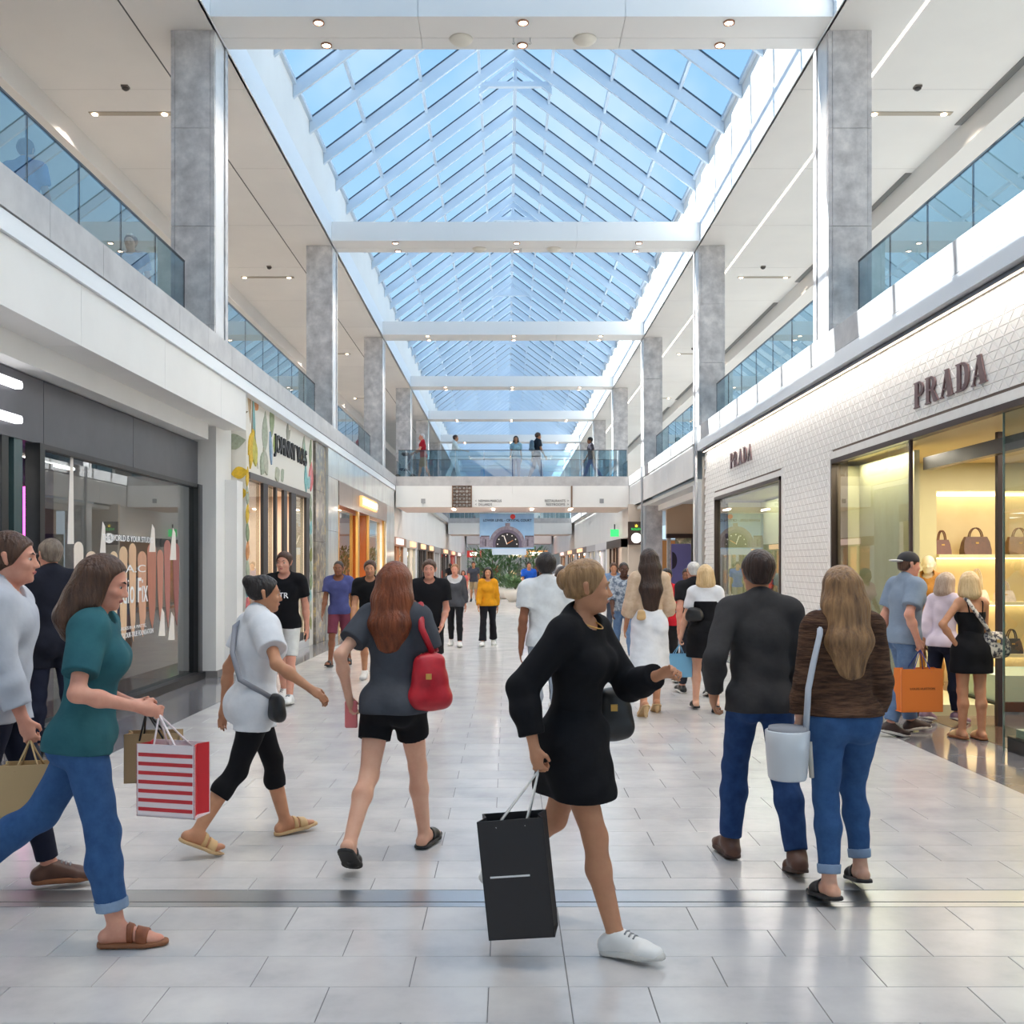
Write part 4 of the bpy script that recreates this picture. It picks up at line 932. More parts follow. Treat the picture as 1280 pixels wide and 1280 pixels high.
# --- shops under and past the bridge, both sides
sbox('wall_left_far', -4.0, -4.4, 34.75, YEND, 2.62, Z2B, white); sbox('wall_right_far', 4.36, 4.8, 33.6, YEND, 2.62, Z2B, white)
def small_shop(sg, xw, ya, yb, wallc, framec, glowc, label, sign=None, signc=(255, 190, 120)):
    t = thing('small_shop', label, 'shop front', (xw + sg * .5, (ya + yb) / 2, 0)); m = M('w_%d_%d_%d' % wallc, wallc, .5); f = M('f_%d_%d_%d' % framec, framec, .4)
    w = yb - ya
    box('wall_panel', xw, xw + sg * .3, ya, ya + w * .14, 0, 2.62, m, t); box('wall_panel', xw, xw + sg * .3, yb - w * .14, yb, 0, 2.62, m, t); box('sign_panel', xw - sg * .03, xw + sg * .3, ya, yb, 2.30, 2.62, f, t)
    for u in (.14, .40, .60, .86): box('door_post', xw + sg * .02, xw + sg * .12, ya + w * u - .06, ya + w * u + .06, 0, 2.30, f, t)
    for u in (.14, .60): box('pane', xw + sg * .06, xw + sg * .07, ya + w * u + .06, ya + w * (u + .26) - .06, .05, 2.30, shopg, t)
    ib('back_wall', xw + sg * 2.2, xw + sg * 2.3, ya, yb, 0, 2.6, M('g_%d_%d_%d' % glowc, glowc, .6), t); ib('inner_ceiling', xw + sg * .3, xw + sg * 2.3, ya, yb, 2.55, 2.6, white, t)
    for u in (.02, .98): ib('side_wall', xw + sg * .3, xw + sg * 2.2, ya + w * u - .03, ya + w * u + .03, 0, 2.55, M('g_%d_%d_%d' % glowc, glowc), t)
    lamp_area('shop_lamp', (xw + sg * 1.2, (ya + yb) / 2, 2.52), 1.2, w * .7, 14 * w, (1, .88, .72), parent=t)
    if sign:
        signc = [(255, 196, 150), (250, 250, 245), (90, 90, 94), (250, 226, 196), (240, 210, 205)][int(ya) % 5]
        b_ = box('sign_box', xw - sg * .10, xw - sg * .03, ya + w * .3, ya + w * .7, 2.36, 2.58, M('s_%d_%d_%d' % signc, signc, .4, emit=signc, estr=.5), t)
SL = [((222, 222, 222), (150, 110, 84), (214, 160, 110), 'small pale shop with wooden door under the bridge', 1), ((230, 230, 230), (200, 196, 190), (196, 176, 150), 'small white shop next past the wooden door shop', 1), ((60, 58, 60), (48, 46, 48), (190, 130, 80), 'black framed shop past the bridge beside white fascia', 1), ((120, 90, 60), (60, 44, 36), (220, 170, 90), 'brown shop with golden inside past the black framed shop', 1), ((200, 200, 204), (150, 150, 156), (200, 190, 180), 'grey shop further past the brown shop', 0), ((60, 60, 64), (40, 40, 44), (190, 160, 140), 'dark shop next to the far second bridge', 1), ((210, 206, 200), (150, 60, 60), (220, 160, 120), 'shop with red frame under the second bridge', 1), ((220, 214, 206), (120, 100, 90), (230, 190, 140), 'beige shop beyond the second bridge', 1)]
y_ = 34.8
for i, (a, b, c, l, sgn) in enumerate(SL): small_shop(-1, -4.0, y_, y_ + 5.2 + (i > 4) * 4, a, b, c, l + ', cosmetics shop side', sgn); y_ += 5.2 + (i > 4) * 4
SRR = [((226, 214, 198), (52, 40, 36), (220, 150, 84), 'beige stone shop with dark doorway past the clock sign', 0), ((236, 236, 236), (222, 222, 224), (150, 140, 190), 'white shop with lilac poster past the dark doorway', 0), ((214, 214, 216), (190, 190, 194), (150, 150, 160), 'grey white shop past the lilac poster shop', 0), ((224, 224, 224), (90, 80, 80), (190, 170, 150), 'pale shop near the second bridge', 1), ((230, 226, 220), (100, 90, 90), (220, 190, 160), 'cream shop under the second bridge', 1), ((220, 214, 206), (140, 110, 90), (230, 180, 130), 'warm lit shop beyond the second bridge', 1)]
y_ = 38.8
for i, (a, b, c, l, sgn) in enumerate(SRR): small_shop(1, 4.36, y_, y_ + 5.6 + (i > 2) * 4, a, b, c, l + ', clock sign side', sgn); y_ += 5.6 + (i > 2) * 4
# far court kiosks
for i, (x0, x1, c, l) in enumerate(((-3.6, -2.2, (150, 40, 36), 'red kiosk'), (1.6, 3.6, (226, 150, 80), 'orange lit kiosk'), (.2, 1.3, (236, 210, 160), 'cream lit kiosk'))):
    t = thing('kiosk', l + ' at the far end of the hall', 'kiosk', ((x0 + x1) / 2, 92, 0)); m = M('kiosk_%d' % i, c, .5, emit=c, estr=.5)
    box('counter', x0, x1, 91, 93, 0, 1.1, m, t); box('canopy', x0, x1, 90.8, 93.2, 2.3, 2.9, m, t)
    for x in (x0 + .05, x1 - .13): box('post', x, x + .08, 91.1, 91.2, 1.1, 2.3, black, t)
    box('sign', x0 + .3, x1 - .3, 90.74, 90.8, 2.45, 2.75, M('kiosk_sign', (255, 250, 240), .4, emit=(255, 245, 230), estr=1.5), t)
# ================================================================ right side
sbox('wall_fascia_right', XR - .02, XR + .6, Y0, 22.34, 4.12, Z2B, white_metal)
sbox('trim_3', XR + .06, XR + .6, Y0, 22.2, 4.07, 4.12, M('fascia_groove', (86, 88, 98), .4))
XP = 4.30
pr = thing('white_tiled_shop', 'white shop front clad in triangular tiles with dark framed windows', 'shop front', (5.0, 15, 0))
tri_m = M('white_tile', (244, 241, 236), .25, col2=(238, 233, 227), nscale=9, rand=.03, spec=.5)
tri_g = M('tile_joint', (120, 104, 92), .7)
W1, W2, ZW = (6.0, 13.40), (16.0, 20.96), 3.01
def free(y, z): return not ((W1[0] - .05 < y < W1[1] + .06 or W2[0] - .06 < y < W2[1] + .06) and z < ZW + .05)
for a, b, z0, z1 in ((5, W1[1] + .04, ZW, 4.07), (W1[1] + .04, W2[0] - .04, 0, 4.07), (W2[0] - .04, W2[1] + .04, ZW, 4.07), (W2[1] + .04, 22.15, 0, 4.07)): box('backing_wall', XP, XP + .2, a, b, z0, z1, tri_g, pr)
BASE, HT = .19, .093
fac = frame((XP, 0, 0), (0, -1, 0), (0, 0, 1))   # outward normal -x
def tri_piece(pts):  # pts (y,z): small raised tile with a bevelled rim
    c = (sum(p[0] for p in pts) / 3, sum(p[1] for p in pts) / 3)
    def sh(k): return [(c[0] + (p[0] - c[0]) * k, c[1] + (p[1] - c[1]) * k) for p in pts]
    A, B = sh(.945), sh(.88)
    V = [(XP, p[0], p[1]) for p in A] + [(XP - .005, p[0], p[1]) for p in A] + [(XP - .008, p[0], p[1]) for p in B]
    F = [(6, 7, 8)] + [(3 + i, 3 + (i + 1) % 3, 6 + (i + 1) % 3, 6 + i) for i in range(3)] + [(i, (i + 1) % 3, 3 + (i + 1) % 3, 3 + i) for i in range(3)]
    return V, F
tri_me = {}
sV, sF = [], []; n_tri = 0; cand = []
nr_ = int(4.07 / HT)
for r in range(nr_):
    z0 = 4.065 - (r + 1) * HT; z1 = z0 + HT
    if z0 < 0.02: break
    off = (BASE / 2) * (r % 2)
    k = 0; y = 5.0 + off
    while y < 22.05:
        for up_, P in ((1, [(y, z0), (y + BASE, z0), (y + BASE / 2, z1)]), (0, [(y + BASE / 2, z1), (y + BASE, z0), (y + BASE * 1.5, z1)])):
            cy_, cz_ = sum(p[0] for p in P) / 3, (z0 + z1) / 2
            if all(free(p[0], p[1]) for p in P) and P[2][0] < 22.13: cand.append((cy_, up_, P))
        y += BASE
def show(c): return 634 + XP * 1272 / c[0] < 1290
cand.sort(key=lambda c: (not show(c), c[0]))
for c, up_, P in cand:
    if n_tri < 300 and show((c, up_, P)):
        if up_ not in tri_me:
            V, F = tri_piece(P); me = bpy.data.meshes.new('triangle_tile'); b0 = P[0]
            me.from_pydata([(v[0] - XP, v[1] - b0[0], v[2] - b0[1]) for v in V], [], F); me.update(); me.materials.append(tri_m); tri_me[up_] = me
        o = bpy.data.objects.new('triangle_tile', tri_me[up_]); COL.objects.link(o); o.parent = pr; o.location = Vector((XP, P[0][0], P[0][1])) - wl(pr); n_tri += 1
    else:
        V, F = tri_piece(P); k = len(sV); sV += V; sF += [tuple(i + k for i in f) for f in F]
tag(mesh('triangle_tile_field', sV, sF, tri_m, pr), kind='stuff')
for a, b, z0, z1 in ((W1[1] + .04, W1[1] + .24, 0, ZW + .12), (W2[0] - .24, W2[0] - .04, 0, ZW + .12), (W2[1] + .04, W2[1] + .22, 0, ZW + .1), (W1[0], W1[1] + .04, ZW, ZW + .1), (W2[0] - .04, W2[1] + .04, ZW, ZW + .1)): box('edge_tile', XP - .0045, XP, a, b, z0, z1, tri_m, pr)
ww = thing('wall_washer', 'slim warm light line under the fascia washing the white tiles', 'wall light', (XR + .05, 13, 4.06))
box('housing', XR + .015, XR + .055, 5.2, 22.0, 4.045, 4.07, M('fascia_groove', (86, 88, 98)), ww); box('diffuser', XR + .02, XR + .05, 5.3, 21.9, 4.038, 4.045, M('washer_glow', (255, 236, 210), .5, emit=(255, 228, 196), estr=1.5), ww)
lamp_area('washer_lamp', (XR + .03, 13.6, 4.03), .03, 16.4, 45, (1, .93, .84), rot=(0, math.radians(-14), 0), parent=ww)
# letters, drawn as outlines with thick and thin strokes
PL_ = {
 'P': [[(0, 0), (.30, 0), (.30, .05), (.24, .07), (.24, .42), (.40, .44), (.52, .54), (.54, .72), (.48, .90), (.34, 1.0), (0, 1.0), (0, .95), (.06, .93), (.06, .07), (0, .05)]],
 'R': [[(0, 0), (.28, 0), (.28, .05), (.22, .07), (.22, .46), (.30, .46), (.46, 0), (.68, 0), (.68, .06), (.46, .46), (.54, .58), (.55, .76), (.48, .92), (.34, 1.0), (0, 1.0), (0, .95), (.06, .93), (.06, .07), (0, .05)]],
 'A': [[(0, 0), (.16, 0), (.16, .05), (.11, .06), (.17, .28), (.36, .28), (.40, .07), (.34, .05), (.34, 0), (.68, 0), (.68, .05), (.62, .07), (.42, 1.0), (.24, 1.0), (.24, .95), (.28, .93), (.06, .07), (0, .05)]],
 'D': [[(0, 0), (.32, 0), (.50, .08), (.60, .28), (.62, .55), (.56, .84), (.42, .97), (.30, 1.0), (0, 1.0), (0, .95), (.06, .93), (.06, .07), (0, .05)]]}
HOLE = {'P': [(.24, .50), (.34, .52), (.40, .62), (.40, .80), (.34, .92), (.24, .93)], 'R': [(.22, .53), (.32, .55), (.39, .64), (.39, .80), (.33, .92), (.22, .93)], 'A': [(.185, .34), (.345, .34), (.27, .74)], 'D': [(.22, .07), (.32, .09), (.42, .28), (.44, .55), (.40, .80), (.30, .93), (.22, .93)]}
def serif_word(word, fr, h, wsc, dep, mat, par, gap=.10):
    a = 0
    for ch in word:
        for poly in PL_[ch]:
            cu = bpy.data.curves.new('l', 'CURVE'); cu.dimensions = '2D'; cu.fill_mode = 'BOTH'; cu.extrude = .5
            for P in (poly, HOLE[ch]):
                sp = cu.splines.new('POLY'); sp.points.add(len(P) - 1); sp.use_cyclic_u = True
                for i, p in enumerate(P): sp.points[i].co = (p[0], p[1], 0, 1)
            o = bpy.data.objects.new('l', cu); me = bpy.data.meshes.new_from_object(o); co = [v.co[:] for v in me.vertices]; F = [tuple(p.vertices) for p in me.polygons]
            bpy.data.objects.remove(o); bpy.data.curves.remove(cu); bpy.data.meshes.remove(me)
            mesh('letter', [fr((a + x) * h * wsc, y * h, (z + .5) * dep) for x, y, z in co], F, mat, par)
        a += max(p[0] for p in PL_[ch][0]) + gap
    return a * h * wsc
sl = M('sign_plum', (112, 88, 88), .35, metal=.3)
def ypx(px): return XP * 1272 / (px - 634)
ya_, yb_ = ypx(1145), ypx(1232); serif_word('PRADA', frame((XP - .012, ya_, 3.255), (0, -1, 0), (0, 0, 1)), .27, (ya_ - yb_) / (.27 * 3.43), .016, sl, pr)
ya_, yb_ = ypx(914), ypx(940); serif_word('PRADA', frame((XP - .012, ya_, 3.46), (0, -1, 0), (0, 0, 1)), .29, (ya_ - yb_) / (.29 * 3.43), .016, sl, pr)
# windows
fb = M('frame_bronze', (70, 56, 52), .35, metal=.4)
box('window_frame', XP - .03, XP + .06, W1[0] - .04, W1[1] + .04, ZW - .06, ZW, fb, pr); box('window_frame', XP - .03, XP + .06, W1[1], W1[1] + .04, 0, ZW, fb, pr)
box('window_frame', XP - .03, XP + .06, W2[0] - .04, W2[1] + .04, ZW - .06, ZW, fb, pr)
for y_ in (W2[0] - .04, W2[1]): box('window_frame', XP - .03, XP + .06, y_, y_ + .05, 0, ZW, fb, pr)
beige = M('prada_beige', (214, 208, 166), .5, col2=(206, 200, 156), nscale=1); gold_w = M('prada_gold', (216, 200, 158), .45, col2=(206, 188, 142), nscale=1.5)
box('pane', XP + .03, XP + .042, 10.90, W1[1], .12, ZW - .06, shopg, pr); box('pane', XP + .03, XP + .042, W1[0], 8.88, .12, ZW - .06, shopg, pr); box('pane', XP + .03, XP + .042, W2[0] + .01, W2[1], .12, ZW - .06, pane_m, pr)
box('door_post', XP + .0, XP + .03, 10.86, 10.90, 0, ZW - .06, fb, pr); sbox('trim_5', XP + .60, XP + .66, 10.16, 10.22, 0, ZW - .06, fb); box('door_post', XP + .028, XP + .045, 8.88, 8.89, 0, ZW - .06, M('glass_edge', (120, 140, 130), .2), pr)
sbox('trim_6', XP + .4, XP + .5, 8.0, 11.5, ZW - .32, ZW - .18, M('transom_dark', (48, 36, 28), .3))
for a, b in ((10.9, W1[1]), (W2[0], W2[1])): box('window_base', XP - .02, XP + .25, a, b, 0, .12, fb, pr); sbox('floor_display', XP + .25, XP + .92, a, b, .0, .12, beige)
dpl = thing('display_plinth', 'mint topped display plinth with dark base in the glazed corner of the shop', 'plinth', (XP + .7, 7.4, 0))
box('base', XP + .06, XP + 1.3, W1[0], 8.87, .0, .13, M('plinth_dark', (40, 38, 38), .3), dpl); box('top', XP + .10, XP + 1.26, W1[0], 8.80, .13, .20, M('plinth_mint', (196, 214, 196), .4), dpl)
sbox('wall_display', XP + .34, XP + .40, 11.6, W1[1], .0, 2.93, beige); sbox('wall_display', XP + .92, XP + 1.0, W2[0], W2[1], .0, 2.9, beige)
sbox('wall_display', XP + .25, XP + .92, W2[1] - .02, W2[1], .12, 2.9, beige); sbox('wall_display', XP + .2, XP + 1.0, W1[1] + .1, W1[1] + .15, .0, 2.93, beige)
ib('inner_ceiling', XP + .2, XP + 6.4, 5, 15.2, ZW - .02, ZW + .02, M('prada_ceiling', (226, 206, 160), .6), pr); ib('inner_ceiling', XP + .2, XP + 1.2, W2[0], W2[1], ZW - .06, ZW, beige, pr)
ib('inner_floor', XP + .12, XP + 6.4, 5, 15.2, -.003, .003, M('prada_floor', (98, 72, 58), .12, col2=(160, 138, 118), nscale=3, ncon=(.5, .7), world=True), pr)
ib('back_wall', XP + 6.3, XP + 6.4, 5, 15.2, 0, ZW, gold_w, pr); ib('back_wall', XP + 1.0, XP + 6.4, 15.1, 15.2, 0, ZW, gold_w, pr)
# lit shelf wall facing the entrance
sh_w = thing('wall_display_niche', None, None, (XP + 3.3, 14, 0), kind='structure')
box('niche_side', XP + 1.18, XP + 1.48, 13.7, 13.95, 0, ZW - .02, beige, sh_w); box('niche_back', XP + 1.48, XP + 5.5, 14.1, 14.15, 0, ZW - .02, gold_w, sh_w); box('niche_head', XP + 1.48, XP + 5.5, 13.7, 14.1, 2.62, ZW - .02, beige, sh_w)
for z, lb in ((.42, 'low'), (1.12, 'middle'), (1.76, 'top')): tag(box('shelf', XP + 1.48, XP + 5.4, 13.62, 14.1, z - .04, z, M('shelf_cream', (236, 222, 176), .4)), lb + ' cream shelf in the lit handbag niche', 'shelf'); box('shelf_light', XP + 1.5, XP + 5.4, 13.95, 14.08, z - .06, z - .045, M('shelf_lamp', (255, 240, 200), .5, emit=(255, 232, 190), estr=2.6), sh_w)
box('shelf_light', XP + 1.5, XP + 5.4, 13.95, 14.08, 2.57, 2.60, M('shelf_lamp', (255, 240, 200)), sh_w)
dtb = thing('display_platform', 'low mint topped display platform inside the white tiled shop', 'platform', (XP + 1.65, 11.5, 0))
box('top', XP + 1.0, XP + 2.3, 11.0, 12.0, 0, .42, M('plinth_mint', (196, 214, 196)), dtb); box('base', XP + .95, XP + 2.35, 10.95, 12.05, 0, .14, M('plinth_dark', (40, 38, 38)), dtb)
lamp_area('shop_lamp', (XP + 2.4, 10.5, ZW - .05), 3, 5, 105, (1, .9, .74), parent=pr); lamp_area('shop_lamp', (XP + .55, 18.5, ZW - .08), .5, 4, 36, (1, .9, .7), parent=pr); lamp_area('shop_lamp', (XP + .2, 12.5, ZW - .08), .2, 1.6, 12, (1, .92, .75), parent=pr)
def handbag(x, y_, z, w, h, d, col, label, name='handbag', handle=.14, face='y', group=None):
    t = thing(name, label, 'bag', (x, y_, z), group); m = M('leather_%d_%d_%d' % col, col, .4, col2=tuple(int(v * .85) for v in col), nscale=12)
    b = []
    for s_, zz in ((1.0, .0), (1.04, h * .25), (.96, h * .7), (.80, h)): b.append([(x - w / 2 * s_, y_ - d / 2 * (1.1 - zz / h * .7), z + zz), (x + w / 2 * s_, y_ - d / 2 * (1.1 - zz / h * .7), z + zz), (x + w / 2 * s_, y_ + d / 2 * (1.1 - zz / h * .7), z + zz), (x - w / 2 * s_, y_ + d / 2 * (1.1 - zz / h * .7), z + zz)])
    V = [p for r_ in b for p in r_]; F = [(3, 2, 1, 0), (12, 13, 14, 15)] + [(k * 4 + i, k * 4 + (i + 1) % 4, (k + 1) * 4 + (i + 1) % 4, (k + 1) * 4 + i) for k in range(3) for i in range(4)]
    mesh('body', V, F, m, t)
    for s_ in (-1, 1): tube('handle', [(x + w * .25 * math.cos(a_), y_ + s_ * d * .15, z + h * .92 + handle * math.sin(a_)) for a_ in [math.pi * k / 10 for k in range(11)]], .008, m, t, 6)
    box('clasp', x - .02, x + .02, y_ - d * .5 * .7, y_ - d * .5 * .7 + .01, z + h * .6, z + h * .7, br_, t)
    return t
for x, z, w, h, c, l in ((6.36, 1.76, .36, .24, (96, 60, 40), 'dark brown leather handbag on the top lit shelf'), (6.95, 1.76, .34, .24, (134, 98, 48), 'olive tan leather handbag on the top lit shelf'), (5.9, 1.76, .2, .2, (110, 60, 40), 'small reddish handbag at the end of the top lit shelf'), (6.38, 1.12, .26, .16, (232, 220, 196), 'cream handbag with long handle on the middle lit shelf'), (6.75, 1.12, .24, .15, (240, 220, 210), 'blush white handbag on the middle lit shelf'), (6.85, .42, .24, .2, (66, 58, 52), 'dark handbag on the low lit shelf')):
    handbag(x, 13.82, z, w, h, .16, c, l, handle=.30 if 'long' in l else .14)
# mannequins and garments in the windows
def mannequin(x, y_, z, H, cols, label, head=True, h_=180):
    i = person(label, x, y_, h_, H, True, .014, 'tan', dict(hl=(4, 2, 3), hr=(-3, 2, 3), fl=0, fr=0, al=(4, 8, 20), ar=(2, 8, 14)), None, None, [('top', cols[0], dict(sleeve=1.9, t=.04, hem=-.16, name='jacket')), ('pants', cols[1], {})], z0=z, face=False, name='mannequin')
    i['root']['category'] = 'mannequin'; i['root'].data.materials[0] = M('mannequin_cream', (226, 214, 190), .4); return i
mannequin(4.88, 19.4, .12, 1.72, (cloth('flame', (208, 84, 40), (46, 26, 22), nscale=14, ncon=(.45, .55)), cloth('mnq_black', (36, 32, 32))), 'mannequin in flame and black patterned jacket in the narrow shop window', h_=120)
mannequin(5.22, 12.6, .01, 1.72, (cloth('gold', (190, 138, 72), (140, 92, 44), rough=.35, nscale=10), cloth('gold2', (170, 120, 60))), 'mannequin in shiny golden coat beside the shop entrance', h_=150)
mannequin(-4.6, 25.0, .02, 1.72, (cloth('lilac', (140, 120, 160)), cloth('plum', (96, 70, 96))), 'mannequin in lilac clothes behind the brass framed window', h_=-60)
mannequin(-4.6, 25.75, .02, 1.6, (cloth('yellow', (232, 200, 40)), cloth('plum', (96, 70, 96))), 'mannequin in yellow clothes behind the brass framed window', h_=-60)
mannequin(-4.6, 30.0, .02, 1.72, (cloth('plumjk', (110, 80, 110)), cloth('cream_p', (220, 210, 190))), 'mannequin in plum jacket behind the window past the orange door', h_=-60)
# --- recess beyond the white tiled shop
sp = [stone_lt, stone]
for i, yf in ((2, BAYS[2]), (3, BAYS[3])):
    t = thing('pilaster', ['pale', 'grey veined'][i - 2] + ' marble pilaster with steel edge ' + ['at the end of the white tiled shop', 'beside the wall clock sign'][i - 2], 'pilaster', (XR + .3, yf + .3, 0))
    box('stone_face', XR + .10, XR + .59, yf + .02, yf + .06, 0, 3.44 if i == 3 else 4.0, stone if i == 3 else M('sand_stone', (222, 208, 192), .5), t); box('core', XR + .06, XR + .58, yf + .06, yf + .60, 0, 3.44, white, t); box('steel_edge', XR - .06, XR - .013, yf + .02, yf + .12, 0, Z2T, steel, t); box('inner_panel', XR + .0, XR + .06, yf + .02, yf + .60, 0, 3.44, stone_lt, t)
f_ = sbox('wall_fascia_right_far', XR + .03, XR + .10, 22.95, 34.85, ZF, Z2B - .01, groove)
yy = 22.95
while yy < 34.7: box('panel', XR, XR + .09, yy + .004, min(yy + 1.19, 34.85), ZF, Z2B - .02, white, f_); yy += 1.2
sbox('trim_4', XR + .45, XR + .6, 22.95, 31.3, 3.28, 3.45, M('lit_white', (250, 248, 245), .5)); sbox('ceiling_recess', XR + .1, 8.2, 22.95, 34.7, 3.45, 3.55, white)
sbox('wall_recess_right', 7.9, 8.1, 22.0, 34.8, 0, 3.45, M('tan_wall', (214, 186, 158), .6))
rc_ = thing('watch_shop', 'tan walled shop front with dark band and plants inside the recess', 'shop front', (6.2, 31.0, 0))
box('upper_wall', 4.8, 7.89, 30.6, 30.8, 2.55, 3.445, M('tan_wall', (214, 186, 158)), rc_); box('dark_band', 4.8, 7.89, 30.55, 30.8, 2.42, 2.55, M('band_brown', (70, 46, 40), .4), rc_)
for x, w, c in ((4.82, .10, (210, 200, 190)), (5.55, .34, (44, 44, 38)), (6.12, .1, (60, 44, 36)), (6.5, 1.39, (224, 206, 178))): box('wall_panel', x, x + w, 30.6, 30.75, 0, 2.42, M('wp_%d' % c[0], c, .5, col2=tuple(int(v * .8) for v in c), nscale=8), rc_)
box('poster', 4.93, 5.52, 30.56, 30.6, 0.2, 2.25, M('poster_lilac', (132, 126, 188), .5), rc_)
outline('poster_print', [(.02 + .15 * math.cos(a), 1.75 + .26 * math.sin(a)) for a in [math.pi * (k / 12 - .5) for k in range(13)]], frame((4.93, 30.555, 0), (1, 0, 0), (0, 0, 1)), .003, M('poster_dark', (66, 54, 70), .5), rc_)
box('pane', 5.9, 6.48, 30.68, 30.69, 0, 2.42, shopg, rc_); ib('inner_wall', 5.4, 7.9, 32.6, 32.7, 0, 2.6, M('green_inner', (54, 62, 48), .6, col2=(160, 150, 130), nscale=5, ncon=(.5, .65)), rc_)
lamp_area('shop_lamp', (6.4, 31.6, 2.5), 2, 1.2, 30, (1, .86, .7), parent=rc_)
sbox('wall_under_bridge', 4.0, 4.9, 33.6, 33.75, 0, ZF + .02, M('sand_stone', (222, 208, 192)))
ck = thing('clock_sign', 'dark brown sign board with green lettering and round white clock', 'clock', (4.18, 33.5, 1.9))
box('board', 3.98, 4.52, 33.50, 33.58, 2.28, 3.04, M('board_brown', (84, 66, 58), .4), ck)
fcl = frame((4.25, 33.50, 2.5), (1, 0, 0), (0, 0, 1))
lathe('clock_face', [(.165, 0), (.165, -.02), (.15, -.024)], 4.25, 33.50, 2.50, M('clock_white', (252, 252, 250), .4, emit=(255, 255, 255), estr=1.0), ck, 24, axis='y')
for a_, L_ in ((60, .07), (-30, .10)): outline('clock_hand', [(-.006, 0), (.006, 0), (.004, L_), (-.004, L_)] if a_ < 0 else [(0, -.006), (L_, -.004), (L_, .004), (0, .006)], frame((4.25, 33.475, 2.5), (1, 0, 0), (0, 0, 1)), .004, black, ck)
text('sign_lettering', 'ROLEX', frame((4.09, 33.495, 2.76), (1, 0, 0), (0, 0, 1)), 1, .01, M('sign_green', (60, 190, 90), .4, emit=(50, 190, 90), estr=.8), ck, width=.32, height=.07)
outline('sign_crown', [(-.05, .09), (-.03, 0), (.03, 0), (.05, .09), (.025, .04), (0, .10), (-.025, .04)], frame((4.25, 33.495, 2.86), (1, 0, 0), (0, 0, 1)), .01, M('sign_gold', (250, 220, 80), .4, emit=(250, 210, 60), estr=.8), ck)
ex = thing('exit_sign', 'small green lit exit sign projecting from the beige wall past the bridge', 'sign', (4.2, 39.6, 2.7)); box('panel', 4.02, 4.34, 39.6, 39.64, 2.72, 3.0, M('exit_green', (60, 190, 110), .4, emit=(50, 190, 100), estr=.7), ex); box('bracket', 4.16, 4.2, 39.6, 39.64, 3.0, 3.2, black, ex)
# --- fittings on the bridge front
gr = thing('direction_sign', 'bronze lattice panel and dark direction lettering on the bridge front', 'sign', (XC, 34.9, ZF))
def bx(px): return (px - 634) * 34.9 / 1272
def bz_(py): return 1.62 + (706 - py) * 34.9 / 1272
bzm = M('lattice_bronze', (140, 112, 92), .4, metal=.4)
xa, xb, za, zb = bx(565), bx(590), bz_(634), bz_(607.5)
for a, b in ((xa, xa + .045), (xb - .045, xb)): box('lattice_edge', a, b, 34.855, 34.899, za, zb, bzm, gr)
for k in range(7):
    z = za + (zb - za) * k / 6; box('lattice_bar', xa, xb, 34.86, 34.899, z - .012, z + .012, bzm, gr)
    if 0 < k < 6: x = xa + (xb - xa) * k / 6; box('lattice_bar', x - .008, x + .008, 34.86, 34.899, za, zb, bzm, gr)
for i in range(4):
    for j in range(4): lathe('lattice_ring', [(.075, 0), (.075, .03), (.06, .03), (.06, 0)], xa + .09 + (xb - xa - .18) * i / 3, 34.862, za + .09 + (zb - za - .18) * j / 3, bzm, gr, 10, False, 'y', caps=False)
box('lattice_edge', bx(713.5), bx(715.5), 34.84, 34.899, za, zb, bzm, gr)
dt = M('sign_dark', (70, 64, 62), .5)
for s_, px, py, al in (('<  NEIMAN MARCUS', 594, 626.5, 'L'), ('<  DILLARD\'S', 594, 631, 'L'), ('RESTAURANTS  >', 681, 626.5, 'L'), ('RESTROOMS  >', 683, 631, 'L')):
    text('lettering', s_, frame((bx(px), 34.898, bz_(py) - .03), (1, 0, 0), (0, 0, 1)), 1, .008, dt, gr, height=.085, width=(bx(711 if px > 650 else (627 if 'N' in s_[3:5] else 615)) - bx(px)))
for px in (529, 752): tag(box('bridge_vent', bx(px) - .07, bx(px) + .07, 34.875, 34.899, bz_(629), bz_(623.5), M('vent_grey', (150, 150, 152), .5)), 'small square grey vent on the bridge front beside the ' + ('lattice panel' if px < 600 else 'bronze strip'), 'vent')
for i, px in enumerate((569, 617, 664, 711)):
    x = bx(px) * 1.06; tag(box('bridge_light', x - .05, x + .05, 35.6, 36.5, ZF - .03, ZF - .002, M('lamp_white', (255, 244, 232), .4, emit=(255, 236, 214), estr=5)), 'slim glowing light bar under the bridge', 'ceiling light', 'light bars under the bridge'); lamp_area('bar_lamp', (x, 36.05, ZF - .04), .1, .9, 18, (1, .92, .82), parent=COL.objects[-1])
# hanging banner
bn = thing('hanging_banner', 'large blue hanging banner with a wrist watch picture under the bridge', 'banner', (0, 38.55, 2.2))
def nx(px): return (px - 634) * 38.55 / 1272
def nz(py): return 1.62 + (706 - py) * 38.55 / 1272
fb_ = frame((nx(634), 38.55, 0), (1, 0, 0), (0, 0, 1))
box('cloth', nx(599.5), nx(667.5), 38.55, 38.58, nz(686), nz(642), M('banner_blue', (150, 192, 230), .6, col2=(104, 158, 214), nscale=1.2, ncon=(.3, .8)), bn); box('lower_strip', nx(615), nx(658), 38.55, 38.58, nz(693.5), nz(686), M('banner_pale', (176, 198, 222), .6), bn)
for px in (604, 663): tube('cable', [(nx(px), 38.56, nz(642)), (nx(px), 38.56, ZF)], .008, steel, bn, 5)
sil = M('watch_steel', (140, 138, 156), .4, col2=(96, 92, 112), nscale=6); wd = M('watch_dark', (30, 30, 38), .3)
